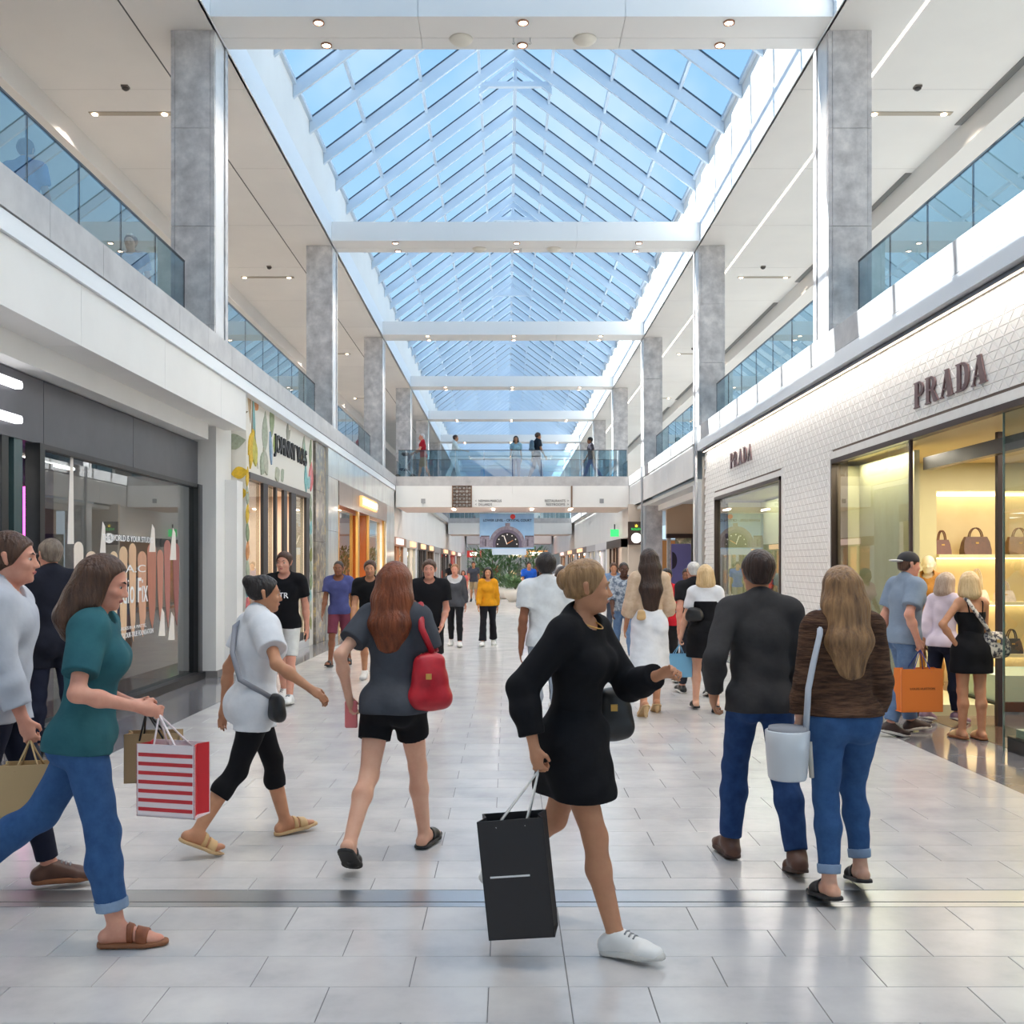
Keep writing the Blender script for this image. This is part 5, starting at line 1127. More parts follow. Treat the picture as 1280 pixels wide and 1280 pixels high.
def circ(px, py, r, n=28, a0=0, a1=2 * math.pi): return [((px + r * math.cos(a0 + (a1 - a0) * k / n) - 634) * 38.55 / 1272, nz(py) + r * 38.55 / 1272 * math.sin(a0 + (a1 - a0) * k / n)) for k in range(n + (a1 - a0 < 6))]
def rect(p0, q0, p1, q1): return [(nx(p0), nz(q1)), (nx(p1), nz(q1)), (nx(p1), nz(q0)), (nx(p0), nz(q0))]
for r_ in ((599.6, 671, 612, 684.5), (656, 671, 667.4, 684.5)): outline('strap_print', rect(*r_), fb_, .004, sil, bn)
for r_ in ((606, 674, 608, 683), (658.5, 674, 660.5, 683), (601, 669.5, 612, 671), (656, 669.5, 667, 671)): outline('strap_gap_print', rect(*r_), fb_, .006, M('watch_grey', (76, 72, 88), .4), bn)
a_dn = -.12
def dome(r): e = math.asin(4.4 / r); return circ(634, 680.2, r, 26, -e, math.pi + e)
outline('case_print', dome(22.5), fb_, .006, sil, bn); outline('crown_print', rect(631.5, 653.8, 637.5, 659.5), fb_, .005, sil, bn)
outline('bezel_print', dome(18.2), fb_, .008, M('watch_bezel', (92, 86, 110), .4), bn); outline('dial_print', dome(14.6), fb_, .010, wd, bn)
lum = M('watch_lume', (244, 244, 240), .5)
for k in range(7):
    a = math.pi * (k + .0) / 6; x_, y__ = 634 + 12 * math.cos(a), 680.2 - 12 * math.sin(a); outline('marker_print', circ(x_, y__, .85, 8), fb_, .012, lum, bn)
outline('hand_print', [(nx(633.2), nz(680.5)), (nx(634.2), nz(680.5)), (nx(630.4), nz(669.5)), (nx(629.2), nz(669.5))], fb_, .013, lum, bn); outline('hand_print', [(nx(634), nz(680)), (nx(634), nz(679)), (nx(641), nz(675)), (nx(641.4), nz(675.8))], fb_, .013, M('watch_orange', (222, 140, 80), .5), bn)
text('lettering', 'LOWER LEVEL - CRYSTAL COURT', frame((nx(604), 38.544, nz(652)), (1, 0, 0), (0, 0, 1)), 1, .004, M('print_navy', (30, 50, 96), .5), bn, width=nx(664.5) - nx(604), height=.095, bold=.03)
outline('red_emblem', circ(641, 645.8, 3.2, 14), frame((0, 38.542, 0), (1, 0, 0), (0, 0, 1)), .006, M('emblem_red', (206, 60, 62), .5), bn)
# sign board glimpsed on the far side of the bridge
hy = thing('blue_sign_board', 'blue sign board standing on the bridge behind the walkers', 'sign', (1, 38.1, Z2T)); 
def hx(px): return (px - 634) * 38.1 / 1272
box('board', hx(601), hx(676), 38.08, 38.12, Z2T, 1.62 + (706 - 586.5) * 38.1 / 1272, M('board_blue', (70, 150, 196), .5), hy); text('lettering', 'HYDE PARK', frame((hx(607), 38.078, Z2T + .12), (1, 0, 0), (0, 0, 1)), 1, .006, M('board_letter', (200, 228, 238), .5), hy, width=hx(670) - hx(607), height=.17)
# --- planters at the far court
leafm = M('leaf_green', (70, 104, 60), .5, col2=(104, 136, 84), nscale=6); potm = M('pot_white', (232, 228, 220), .4)
def planter(x, y_, r, h, ph, label, n=220, spread=.9):
    t = thing('planter', label, 'planter', (x, y_, 0)); lathe('bowl', [(r * .55, 0), (r * .9, h * .35), (r, h * .7), (r * .86, h), (r * .78, h * .97)], x, y_, 0, potm, t, 24)
    rng = np.random.RandomState(int(x * 10 + y_)); V = []; F = []
    for k in range(n):
        a, e = rng.uniform(0, 6.283), rng.uniform(.0, 1.0); rr = r * spread * (rng.uniform(0, 1) ** .5); zz = h + ph * e
        c = np.array([x + rr * math.cos(a), y_ + rr * math.sin(a), zz]); d = unit(np.array([math.cos(a), math.sin(a), rng.uniform(.2, 1.6)])); sx_ = unit(np.cross(d, [0, 0, 1])); L_, w_ = rng.uniform(.18, .4), rng.uniform(.03, .06)
        b = len(V); V += [tuple(c - sx_ * .008), tuple(c + sx_ * .008), tuple(c + d * L_ * .5 + sx_ * w_), tuple(c + d * L_), tuple(c + d * L_ * .5 - sx_ * w_)]; F.append((b, b + 1, b + 2, b + 3, b + 4))
    tag(mesh('foliage', V, F, leafm, t), kind='stuff'); tube('stem', [(x, y_, h * .8), (x, y_, h + ph * .7)], .03, M('stem_brown', (96, 76, 54), .7), t, 6)
planter(.35, 44.8, .5, .55, .35, 'low round white planter with a small green plant'); planter(-.75, 52, .8, .7, 1.7, 'white planter with a tall bushy green shrub in mid hall', 500)
planter(.1, 55, .7, .7, 1.6, 'white planter with a loose green shrub behind the low planter', 420); planter(1.5, 58, .8, .7, 1.9, 'white planter with a tall shrub before the orange kiosk', 420); planter(.0, 48.5, .55, .5, .5, 'wide white planter with mixed greenery', 260); planter(-1.6, 60, .8, .7, 1.8, 'white planter with a tall shrub toward the red kiosk', 400)
# ================================================================ shoppers
def PX(px, d): return (px - 634) * d / 1272
def PZ(py, d): return 1.62 + (706 - py) * d / 1272
def WT(x, y, hd_, w, z0=0): return tuple(rz(-hd_) @ (A3(*w) - A3(x, y, z0)))
h_brown = hair_m('brown', (58, 38, 28), (96, 66, 48)); h_red = hair_m('auburn', (92, 44, 24), (146, 78, 44)); h_black = hair_m('black', (24, 20, 20), (48, 40, 38)); h_blond = hair_m('blond', (196, 160, 110), (232, 204, 158))
h_dkbl = hair_m('dark_blond', (92, 66, 46), (178, 136, 92)); h_grey = hair_m('grey', (190, 186, 182), (222, 220, 216)); h_tan = hair_m('light_brown', (128, 88, 58), (176, 132, 94)); h_dark = hair_m('dark_brown', (38, 26, 22), (70, 48, 38))
denim = cloth('denim', (44, 74, 122), (34, 58, 100), nscale=18); denim2 = cloth('denim_light', (62, 98, 146), (48, 80, 126), nscale=18); denim3 = cloth('denim_pale', (104, 128, 160), (84, 108, 142), nscale=18)
bk = cloth('black', (24, 24, 28), (17, 17, 20)); navy = cloth('navy', (34, 38, 56)); wht = cloth('white', (232, 234, 238), (214, 217, 222)); char_ = cloth('charcoal', (70, 68, 68), (58, 56, 57)); grey_t = cloth('slate', (78, 82, 90))
teal = cloth('teal', (52, 104, 112), (42, 88, 98)); cuffm = cloth('denim_cuff', (146, 168, 196))
tanl = M('leather_tan', (150, 84, 48), .5, col2=(128, 68, 38), nscale=14); solebr = M('sole_tan', (140, 88, 54), .6); soleblk = M('sole_black', (32, 30, 30), .6); brownl = M('leather_brown', (92, 60, 46), .45); blackl = M('leather_black', (28, 27, 28), .4); beigel = M('leather_beige', (206, 170, 120), .5); whitel = M('leather_white', (232, 231, 228), .45)
soleW = M('sole_white', (205, 202, 196), .6)
def hull(name, pts_lo, pts_hi, mat, par):
    n = len(pts_lo); V = list(pts_lo) + list(pts_hi); F = [tuple(range(n))[::-1], tuple(range(n, 2 * n))] + [(i, (i + 1) % n, n + (i + 1) % n, n + i) for i in range(n)]
    return mesh(name, V, F, mat, par)
def paper_bag(label, c, w, h, d, yaw, mat, hand=None, tilt=0, print_=None, mat2=None, name='shopping_bag', hmat=None, pcol=None, roll=0):
    """c: centre of the base"""
    t = thing(name, label, 'bag', c); R = rz(yaw) @ rx(tilt) @ ry(roll); C0 = A3(*c)
    pt = lambda a, b, z: tuple(C0 + R @ A3(a, b, z))
    th = .004
    for nm, q in (('front', [(-w / 2, -d / 2), (w / 2, -d / 2), (w / 2, -d / 2 + th), (-w / 2, -d / 2 + th)]), ('back', [(-w / 2, d / 2 - th), (w / 2, d / 2 - th), (w / 2, d / 2), (-w / 2, d / 2)])):
        hull(nm + '_panel', [pt(a, b, 0) for a, b in q], [pt(a, b, h) for a, b in q], mat, t)
    for s_ in (-1, 1):
        q = [(s_ * w / 2, -d / 2), (s_ * (w / 2 - .025), 0), (s_ * w / 2, d / 2), (s_ * (w / 2 - th), d / 2), (s_ * (w / 2 - .025 - th), 0), (s_ * (w / 2 - th), -d / 2)]
        if s_ < 0: q = q[::-1]
        hull('gusset', [pt(a, b, 0) for a, b in q], [pt(a, b, h) for a, b in q], mat2 or mat, t)
    q = [(-w / 2, -d / 2), (w / 2, -d / 2), (w / 2, d / 2), (-w / 2, d / 2)]; hull('base', [pt(a, b, 0) for a, b in q], [pt(a, b, .006) for a, b in q], mat, t)
    if mat2 is not None and print_ == 'stripes':
        for k in range(7): q = [(-w / 2 + .01, -d / 2 - .002), (w / 2 - .01, -d / 2 - .002), (w / 2 - .01, -d / 2), (-w / 2 + .01, -d / 2)]; z_ = h * (.08 + .125 * k) ; hull('stripe_print', [pt(a, b, z_) for a, b in q], [pt(a, b, z_ + h * .05) for a, b in q], mat2, t)
    for s_ in (-1, 1):
        a0, a1 = pt(-w * .22, s_ * d * .48, h - .03), pt(w * .22, s_ * d * .48, h - .03)
        top = A3(*hand) if hand is not None else A3(*pt(0, 0, h + .16)); mid = top - A3(0, 0, .012)
        P = [A3(*a0) * (1 - u) ** 2 + 2 * u * (1 - u) * (A3(*a0) * .15 + mid * .85) + mid * u * u for u in np.linspace(0, 1, 7)] + [A3(*a1) * u ** 2 + 2 * u * (1 - u) * (A3(*a1) * .15 + mid * .85) + mid * (1 - u) ** 2 for u in np.linspace(0, 1, 7)][1:]
        tube('handle', [tuple(p) for p in P], .0045, hmat or mat, t, 6)
    if print_ == 'line':
        q = [(-w * .38, -d / 2 - .002), (w * .22, -d / 2 - .002), (w * .22, -d / 2), (-w * .38, -d / 2)]; hull('line_print', [pt(a, b, h * .52) for a, b in q], [pt(a, b, h * .535) for a, b in q], pcol, t)
    elif print_ and print_ != 'stripes':
        fr = frame(pt(-w * .3, -d / 2 - .0015, h * .52), tuple(R @ A3(1, 0, 0)), tuple(R @ A3(0, 0, 1))); text('lettering', print_, fr, 1, .002, pcol or soleblk, t, width=w * .6, height=h * .05)
    return t
def soft_bag(label, c, r, mat, strap_pts=None, strap_mat=None, yaw=0, name='shoulder_bag', strap_r=.012, flap=True, squash=1.0):
    t = thing(name, label, 'bag', (c[0], c[1], c[2] - r[2])); f = Fld(.03); R = rz(yaw)
    f.el(A3(0, 0, 0), (r[0], r[1], r[2] * squash), None); f.rc(A3(-r[0] * .6, 0, -r[2] * .55), A3(r[0] * .6, 0, -r[2] * .55), r[1] * .95, r[1] * .95); f.rc(A3(-r[0] * .45, 0, r[2] * .7), A3(r[0] * .45, 0, r[2] * .7), r[1] * .5, r[1] * .5)
    o = build('body', [(f, ())], .009, mat, t, fold=.004); o.location = (0, 0, r[2]); o.rotation_euler = (0, 0, math.radians(yaw))
    if strap_pts: tube('strap', strap_pts, strap_r, strap_mat or mat, t, 8)
    if flap: box('clasp', c[0] - .015, c[0] + .015, c[1] - r[1] - .012, c[1] - r[1] + .01, c[2] + .02, c[2] + .05, br_, t)
    return t
def grip(i, sd): sh, el, wr, dd = i['arms'][sd]; return tuple(i['w'](wr + dd * .085 * i['s']))
def strap_over(i, sd, far, r, mat, name='bag_strap', off=.0):
    """belt from the shoulder of side sd, over the back and chest, to the point far (body space)"""
    uq = i['uq']; w_ = .13 * sd
    return [tuple(i['w'](p)) for p in [np.array(far), uq(w_ * .1 + .02 * sd, -.155, .22), uq(w_ * .75, -.135, .42), uq(w_ * .95, -.02, .575), uq(w_ * .7, .12, .47), uq(0, .155, .25)]]
NEAR = .0065
# --- woman in the black dress with a large black bag
x, y, hd_ = PX(718, 4.42), 4.42, -118
i = person('woman in short black dress and white sneakers striding with a large black bag', x, y, hd_, 1.66, True, NEAR, 'tan',
  dict(lean=4, hr=(20, 6, 2), hl=(-20, 24, 2), fr=6, fl=-34, tr=WT(x, y, hd_, (PX(668, 4.2), 4.2, PZ(935, 4.2))), tl=WT(x, y, hd_, (PX(828, 4.25), 4.25, PZ(842, 4.25))), polel=(-.6, -.6, -.8), gr=.9, gl=.3, head=(38, 0), twist=-6), 'short', hair_m('fair_brown', (120, 88, 56), (182, 142, 98)),
  [('skirt', bk, dict(hem=-.25, waist=.30, flare=.0, name='dress_skirt')), ('top', bk, dict(sleeve=1.78, hem=.02, loose=.010, t=.020, neck=.082, name='dress_top')), ('shoes', whitel, dict(style='sneaker'))])
build('hair_knot', [(Fld(.02).el(i['hp'](0, -.10, .03), (.045, .045, .05), None), ())], .008, MATS['hair_fair_brown'], i['root'], fold=.003)
nk_ = [i['uq'](.062 * math.cos(a), .028 + .075 * math.sin(a), .545 - .025 * math.sin(a)) for a in [2 * math.pi * k / 20 for k in range(21)]]; V_, F_ = tubev(nk_, .003, 6); mesh_local('necklace', V_, F_, br_, i['root'])
g = grip(i, 1)
paper_bag('large black paper bag held by the woman in the black dress', (PX(655, 4.16), 4.16, PZ(1166, 4.16)), .27, .48, .14, -8, M('bag_black', (40, 38, 40), .5), hand=g, roll=-6, print_='line', pcol=whitel, name='shopping_bag', hmat=M('rope_white', (226, 222, 216), .7))
soft_bag('small black shoulder bag at the hip of the woman in the black dress', (PX(766, 4.62), 4.62, PZ(892, 4.62)), (.10, .055, .12), blackl, yaw=30)
# --- teal top, jeans, tan sandals
x, y, hd_ = PX(108, 4.4), 4.4, -78
i = person('woman in teal top, rolled jeans and brown sandals walking with shopping bags', x, y, hd_, 1.66, True, NEAR, 'rosy',
  dict(lean=5, hr=(12, 4, 2), hl=(-30, 22, 2), fr=0, fl=-40, tr=WT(x, y, hd_, (PX(172, 4.2), 4.22, PZ(885, 4.2))), tl=WT(x, y, hd_, (PX(158, 4.5), 4.55, PZ(880, 4.5))), gr=.9, gl=.9, head=(-4, -12), hairlen=.16), 'long', h_brown,
  [('top', teal, dict(sleeve=.7, hem=-.06, loose=.016, t=.024)), ('pants', denim2, dict(len=1.80, wide=.012, cuff=cuffm, t=.011)), ('shoes', tanl, dict(style='sandal', sole=solebr))])
g = grip(i, 1)
paper_bag('white paper bag with red stripes carried by the woman in teal', (g[0] + .06, g[1], g[2] - .43), .27, .30, .12, -14, M('bag_white', (236, 222, 222), .6), hand=g, mat2=M('bag_red', (200, 36, 44), .5), print_='stripes')
g = grip(i, -1)
paper_bag('brown paper bag with dark handles carried by the woman in teal', (g[0] + .0, g[1] + .1, g[2] - .34), .24, .22, .12, 10, M('bag_kraft', (176, 146, 106), .7), hand=g, hmat=soleblk)
# --- man at the edge in a pale shirt
x, y, hd_ = PX(2, 4.95), 4.95, -78
i = person('man in pale grey shirt and navy trousers beside the woman in teal', x, y, hd_, 1.76, False, .008, 'rosy', dict(hr=(-12, 8, 2), hl=(16, 6, 2), tr=WT(x, y, hd_, (PX(42, 4.8), 4.75, PZ(925, 4.8))), gr=.9), 'short', h_brown,
  [('top', cloth('pale_shirt', (196, 200, 208), (178, 183, 194)), dict(sleeve=1.75, hem=-.08, loose=.014)), ('pants', navy, {}), ('shoes', brownl, dict(style='sneaker', sole=solebr))])
g = grip(i, 1); paper_bag('tan paper bag held by the man in the pale shirt', (g[0], g[1], g[2] - .36), .24, .24, .12, 12, M('bag_sand', (196, 166, 120), .7), hand=g)
# --- man in navy coat at the display window
person('man in dark navy coat looking into the cosmetics shop', PX(66, 8.6), 8.6, 48, 1.82, False, .008, 'rosy', dict(hl=(4, 2, 3), hr=(-6, 4, 3), fl=0, fr=0, al=(12, 8, 30), ar=(10, 8, 34)), 'short', hair_m('greying', (92, 78, 68), (140, 126, 112)),
  [('top', cloth('coat_navy', (32, 34, 46), (24, 26, 36)), dict(sleeve=1.85, hem=-.22, loose=.016, t=.026, name='coat')), ('pants', navy, {}), ('shoes', blackl, dict(sole=soleblk))])
# --- white tee, cropped leggings, bun
x, y, hd_ = PX(318, 5.9), 5.9, -58
i = person('woman in white tee and black cropped leggings with dark hair in a bun', x, y, hd_, 1.58, True, NEAR, 'tan',
  dict(lean=4, hr=(-20, 16, 2), hl=(22, 10, 2), fr=-26, fl=6, tr=WT(x, y, hd_, (PX(388, 5.6), 5.62, PZ(862, 5.6))), al=(-22, 10, 20), gr=.25, head=(-10, 0)), 'bun', h_black,
  [('top', wht, dict(sleeve=.62, hem=-.16, loose=.022, t=.026)), ('pants', bk, dict(len=1.42, wide=0)), ('shoes', beigel, dict(style='sandal', sole=M('sole_beige', (196, 164, 120), .6)))], build_w=1.08)
uq, w_ = i['uq'], i['w']
soft_bag('small black crossbody bag with grey strap worn over the white tee', tuple(w_(uq(.25, .06, .0))), (.09, .04, .07), blackl, [tuple(w_(p)) for p in (uq(.215, .03, .06), uq(.13, -.145, .16), uq(.0, -.165, .32), uq(-.10, -.13, .48), uq(-.115, -.02, .578), uq(-.07, .12, .46))], M('strap_grey', (150, 152, 160), .6), yaw=-58, strap_r=.016, flap=False)
# --- auburn hair, slate tee, red shoulder bag
x, y, hd_ = PX(492, 5.65), 5.65, -12
i = person('woman with long auburn hair in slate tee and black shorts, seen from behind', x, y, hd_, 1.65, True, NEAR, 'fair',
  dict(lean=2, hl=(-18, 24, 2), hr=(20, 8, 2), fl=-38, fr=4, tl=WT(x, y, hd_, (PX(434, 5.55), 5.6, PZ(872, 5.55))), tr=WT(x, y, hd_, (PX(540, 5.8), 5.9, PZ(838, 5.8))), gl=.6, hairlen=.28), 'long', h_red,
  [('top', grey_t, dict(sleeve=.62, hem=-.06, loose=.02, t=.022)), ('pants', bk, dict(len=.52, wide=.03, t=.014, waist=.12, name='shorts')), ('shoes', blackl, dict(style='slide', sole=soleblk))], face=False)
uq, w_ = i['uq'], i['w']; c = tuple(w_(uq(.235, -.05, .13)))
soft_bag('bright red slouchy shoulder bag hanging beside the slate tee', c, (.105, .07, .16), M('leather_red', (196, 32, 48), .4, col2=(168, 22, 38), nscale=10), [tuple(w_(p)) for p in (uq(.25, -.06, .30), uq(.20, -.11, .44), uq(.17, -.03, .575), uq(.19, .08, .44), uq(.25, .02, .30))], M('leather_red', (196, 32, 48)), yaw=20, strap_r=.018)
g = grip(i, -1); tag(box('phone', g[0] - .035, g[0] + .035, g[1] - .012, g[1] + .0, g[2] - .10, g[2] + .05, M('phone_pink', (226, 122, 124), .4), bevel=.006), 'pink phone in the hand of the auburn haired woman', 'phone')
# --- couple walking away
x, y, hd_ = PX(950, 5.5), 5.5, 2
i = person('man in charcoal sweater, blue jeans and brown boots walking away', x, y, hd_, 1.69, False, NEAR, 'tan', dict(lean=2, hr=(-12, 10, 3), hl=(18, 16, 3), fr=-14, fl=2, tl=WT(x, y, hd_, (PX(892, 5.5), 5.5, PZ(868, 5.5))), ar=(4, 10, 14), gl=.3), 'short', h_dark,
  [('top', char_, dict(sleeve=1.88, hem=-.07, loose=.004, t=.016)), ('pants', denim, dict(wide=.014, len=1.92)), ('shoes', brownl, dict(style='boot', sole=M('sole_brown', (70, 48, 38), .6)))], build_w=1.04, face=False)
x, y, hd_ = PX(1054, 4.98), 4.98, 4
i = person('woman with long light brown hair in brown knit top and jeans, seen from behind', x, y, hd_, 1.585, True, NEAR, 'fair', dict(lean=2, hr=(20, 30, 2), hl=(-6, 5, 2), fl=-8, fr=-10, al=(2, 8, 22), ar=(6, 12, 24), hairlen=.36), 'long', h_dkbl,
  [('top', cloth('brown_knit', (104, 76, 58), (64, 44, 34), nscale=26, stretch=(.4, .4, 3), ncon=(.38, .62), bump=.8, bscale=40), dict(sleeve=1.8, hem=.02, loose=.016, t=.020, name='sweater')), ('pants', denim2, dict(wide=.004, len=1.88, waist=.16, cuff=cuffm)), ('shoes', blackl, dict(style='slide', sole=soleblk))], face=False, build_w=1.1)
uq, w_ = i['uq'], i['w']
c = (PX(985, 4.85), 4.86, PZ(940, 4.85)); t = thing('bucket_bag', 'pale silver bucket bag hanging beside the brown knit top', 'bag', (c[0], c[1], c[2] - .13)); silv = M('leather_silver', (214, 220, 226), .35, metal=.2)
lathe('body', [(.085, 0), (.09, .01), (.10, .12), (.105, .23), (.098, .235), (.094, .20)], c[0], c[1], c[2] - .13, silv, t, 24); lathe('lining', [(.02, .20), (.095, .21), (.088, .25)], c[0], c[1], c[2] - .13, M('lining_grey', (150, 152, 158), .7), t, 20)
tube('strap', [(c[0] + .085, c[1] - .01, c[2] + .09), (c[0] + .10, c[1], c[2] + .3)] + [tuple(w_(p)) for p in (uq(-.20, -.10, .30), uq(-.165, -.11, .46), uq(-.13, -.02, .575), uq(-.13, .10, .46))], .015, M('strap_silver', (196, 202, 212), .4), t); tube('tassel', [(c[0] + .10, c[1] - .02, c[2] + .05), (c[0] + .11, c[1] - .02, c[2] - .12)], .012, M('tassel', (190, 186, 176), .7), t)
# --- group at the tiled shop entrance
x, y, hd_ = PX(1130, 9.75), 9.75, -80
i = person('man in cap, pale blue tee and jeans holding an orange bag', x, y, hd_, 1.73, False, .009, 'rosy', dict(hr=(-10, 10, 2), hl=(12, 4, 2), fr=-14, fl=4, tr=WT(x, y, hd_, (PX(1147, 9.5), 9.5, PZ(800, 9.5))), gr=.9, ar=(8, 8, 12)), 'cap', h_brown,
  [('top', cloth('pale_blue', (136, 150, 168), (122, 136, 154)), dict(sleeve=.72, hem=-.06, loose=.022, t=.024)), ('pants', denim3, dict(wide=.02)), ('shoes', M('shoe_brown', (60, 44, 40), .6), dict(style='sneaker'))], build_w=1.08)
cf = Fld(.02).el(i['hp'](0, -.012, .045), (.088, .108, .088), i['Hd']); build('cap', [(cf, [(i['hp'](0, 0, .03), i['Hd'] @ A3(0, 0, -1))])], .008, M('cap_black', (36, 34, 38), .7), i['root'])
cb = Fld(.01).el(i['hp'](0, -.13, .035), (.065, .075, .012), i['Hd']); build('cap_brim', [(cb, ())], .007, M('cap_grey', (196, 194, 192), .7), i['root'])
g = grip(i, 1); paper_bag('bright orange paper bag with blue handles by the shop entrance', (g[0] - .02, g[1], PZ(889, 9.5)), .40, .40, .16, 6, M('bag_orange', (222, 120, 44), .55), hand=g, print_='LOUIS VUITTON', hmat=M('rope_blue', (40, 60, 150), .6), pcol=M('print_brown', (110, 60, 34), .6))
x, y = PX(1180, 10.4), 10.4
i = person('grey haired shopper in pale pink shirt and navy trousers in the entrance', x, y, -60, 1.50, True, .009, 'tan', dict(hr=(8, 4, 2), hl=(-8, 8, 2), fl=-10, tr=(.16, .28, .86), gr=.6), 'bob', hair_m('sandy_grey', (166, 140, 120), (206, 186, 166)),
  [('top', cloth('pink_white', (226, 212, 222), (208, 194, 208)), dict(sleeve=1.6, hem=-.06, loose=.02)), ('pants', navy, dict(wide=.015)), ('shoes', M('shoe_mauve', (140, 110, 126), .6), {})])
soft_bag('brown leather bag carried by the grey haired shopper', tuple(i['w'](A3(.24, .16, .74))), (.13, .05, .11), M('leather_cognac', (160, 98, 66), .45), yaw=-30)
x, y, hd_ = PX(1214, 9.45), 9.45, 6
i = person('blonde woman in black strappy mini dress with hand on hip by the entrance', x, y, hd_, 1.54, True, .008, 'tan', dict(hl=(2, 1, 0), hr=(-2, 2, 0), fl=0, fr=0, tl=(-.17, -.03, .96 * 1.54 / 1.66), polel=(-1, -.25, -.1), ar=(14, 8, 40), head=(-30, 0), lean=1), 'bob', h_blond,
  [('top', bk, dict(sleeve=0, hem=-.02, strapless=.40, neck=0, t=.012, name='dress_top')), ('skirt', bk, dict(hem=-.24, waist=.2, flare=.012, name='dress_skirt')), ('shoes', beigel, dict(style='slide', sole=solebr)),
   ('strap', bk, dict(name='dress_strap', r=.006, pts=lambda i: [i['uq'](.07, -.10, .38), i['uq'](.085, -.085, .50), i['uq'](.085, -.02, .555), i['uq'](.08, .09, .45)])), ('strap', bk, dict(name='dress_strap', r=.006, pts=lambda i: [i['uq'](-.07, -.10, .38), i['uq'](-.085, -.085, .50), i['uq'](-.085, -.02, .555), i['uq'](-.08, .09, .45)]))])
uq, w_ = i['uq'], i['w']; pat = M('bag_pattern', (216, 208, 196), .6, col2=(60, 58, 70), nscale=22, ncon=(.46, .54))
soft_bag('black and cream patterned crossbody bag beside the strappy mini dress', tuple(w_(uq(.22, -.08, .06))), (.15, .06, .12), pat, [tuple(w_(p)) for p in (uq(.15, -.12, .16), uq(.06, -.15, .28), uq(-.03, -.145, .40), uq(-.09, -.10, .52), uq(-.10, -.01, .57), uq(-.06, .11, .45))], pat, yaw=10, strap_r=.018)
# --- pair seen from behind in mid hall
x, y = PX(812, 11), 11
i = person('woman with long dark hair in cream top and white skirt walking away in heels', x, y, 4, 1.74, True, .009, 'tan', dict(hl=(-8, 10, 1), hr=(12, 6, 1), fl=-40, fr=-26, al=(4, 12, 30), ar=(10, 14, 46), hairlen=.44), 'long', h_dark,
  [('top', cloth('cream_lace', (216, 192, 166), (196, 168, 140), nscale=24), dict(sleeve=1.4, hem=.06, loose=.02, t=.020)), ('skirt', wht, dict(hem=-.47, waist=.2, flare=.035)), ('shoes', beigel, dict(style='slide', sole=M('sole_beige', (196, 164, 120)), heel=.3))], face=False)
soft_bag('small tan pouch bag on the white skirt', tuple(i['w'](i['uq'](-.13, -.19, .10))), (.045, .02, .05), beigel, flap=False)
x, y = PX(882, 11.3), 11.3
i = person('blonde woman in black and white dress walking away with a blue bag', x, y, -8, 1.60, True, .009, 'fair', dict(hl=(12, 6, 1), hr=(-10, 14, 1), fr=-26, tl=(-.27, .05, .80), ar=(2, 12, 20), gl=.8), 'bob', h_blond,
  [('top', wht, dict(sleeve=.7, hem=.08, t=.018)), ('top', bk, dict(sleeve=0, hem=.0, strapless=.38, neck=0, t=.023, name='dress_top')), ('skirt', bk, dict(hem=-.30, waist=.22, flare=.02, name='dress_skirt')), ('shoes', blackl, dict(style='slide', sole=soleblk))], face=False, build_w=1.08)
g = grip(i, -1); paper_bag('sky blue and red paper bag beside the black and white dress', (g[0] - .02, g[1], g[2] - .38), .30, .26, .10, 8, M('bag_sky', (120, 180, 216), .6), hand=g, mat2=M('bag_red', (200, 36, 44)))
soft_bag('black shoulder bag on the back of the blonde woman', tuple(i['w'](i['uq'](-.14, -.15, .22))), (.10, .04, .07), blackl, flap=False)
B = lambda c, **k: ('top', cloth('tee_%d_%d_%d' % c, c), dict(dict(sleeve=.62, hem=-.06, loose=.016), **k))
TR = lambda c, **k: ('pants', cloth('leg_%d_%d_%d' % c, c), k)
SH = lambda m, **k: ('shoes', m, k)
SHORT = dict(len=.92, wide=.03, t=.012, name='shorts')
def walker(label, px, d, H, hd_=180, fem=False, res=.011, skin='tan', hair='short', hm=None, wear=(), z0=0, ph=0, face=True, **kw):
    po = [dict(hl=(14, 4, 2), hr=(-12, 12, 2), fl=6, fr=-16), dict(hr=(14, 4, 2), hl=(-12, 12, 2), fr=6, fl=-16), dict(hl=(3, 2, 3), hr=(-3, 3, 3), fl=0, fr=0)][ph]; po = dict(po, **kw.pop('pose', {}))
    return person(label, PX(px, d), d, hd_, H, fem, res, skin, po, hair, hm or h_dark, wear, z0, face=face, **kw)
walker('elderly man in black shirt with white hair beside the blonde woman', 868, 12.7, 1.66, 6, skin='rosy', hair='thin', hm=h_grey, wear=[B((34, 34, 38)), TR((50, 52, 60)), SH(blackl)], face=False)
walker('man in white tee with curly black hair walking away', 683, 9.6, 1.72, 4, skin='brown', hair='curly', hm=h_black, res=.009, wear=[B((226, 230, 232), loose=.024, t=.026), TR((166, 176, 190), wide=.02), SH(whitel)], face=False, pose=dict(al=(-8, 10, 14)))
walker('woman in hot pink tee next to the curly haired man', 704, 11.2, 1.60, -4, True, skin='tan', hair='long', hm=h_dark, wear=[B((232, 70, 110)), TR((40, 44, 60)), SH(whitel)], face=False)
t_ = walker('smiling man in black printed tee and white shorts at the painted shop', 357, 12.0, 1.77, 172, skin='rosy', hair='short', hm=h_brown, res=.009, wear=[B((22, 22, 26), loose=.02), TR((226, 226, 222), **SHORT), SH(whitel)])
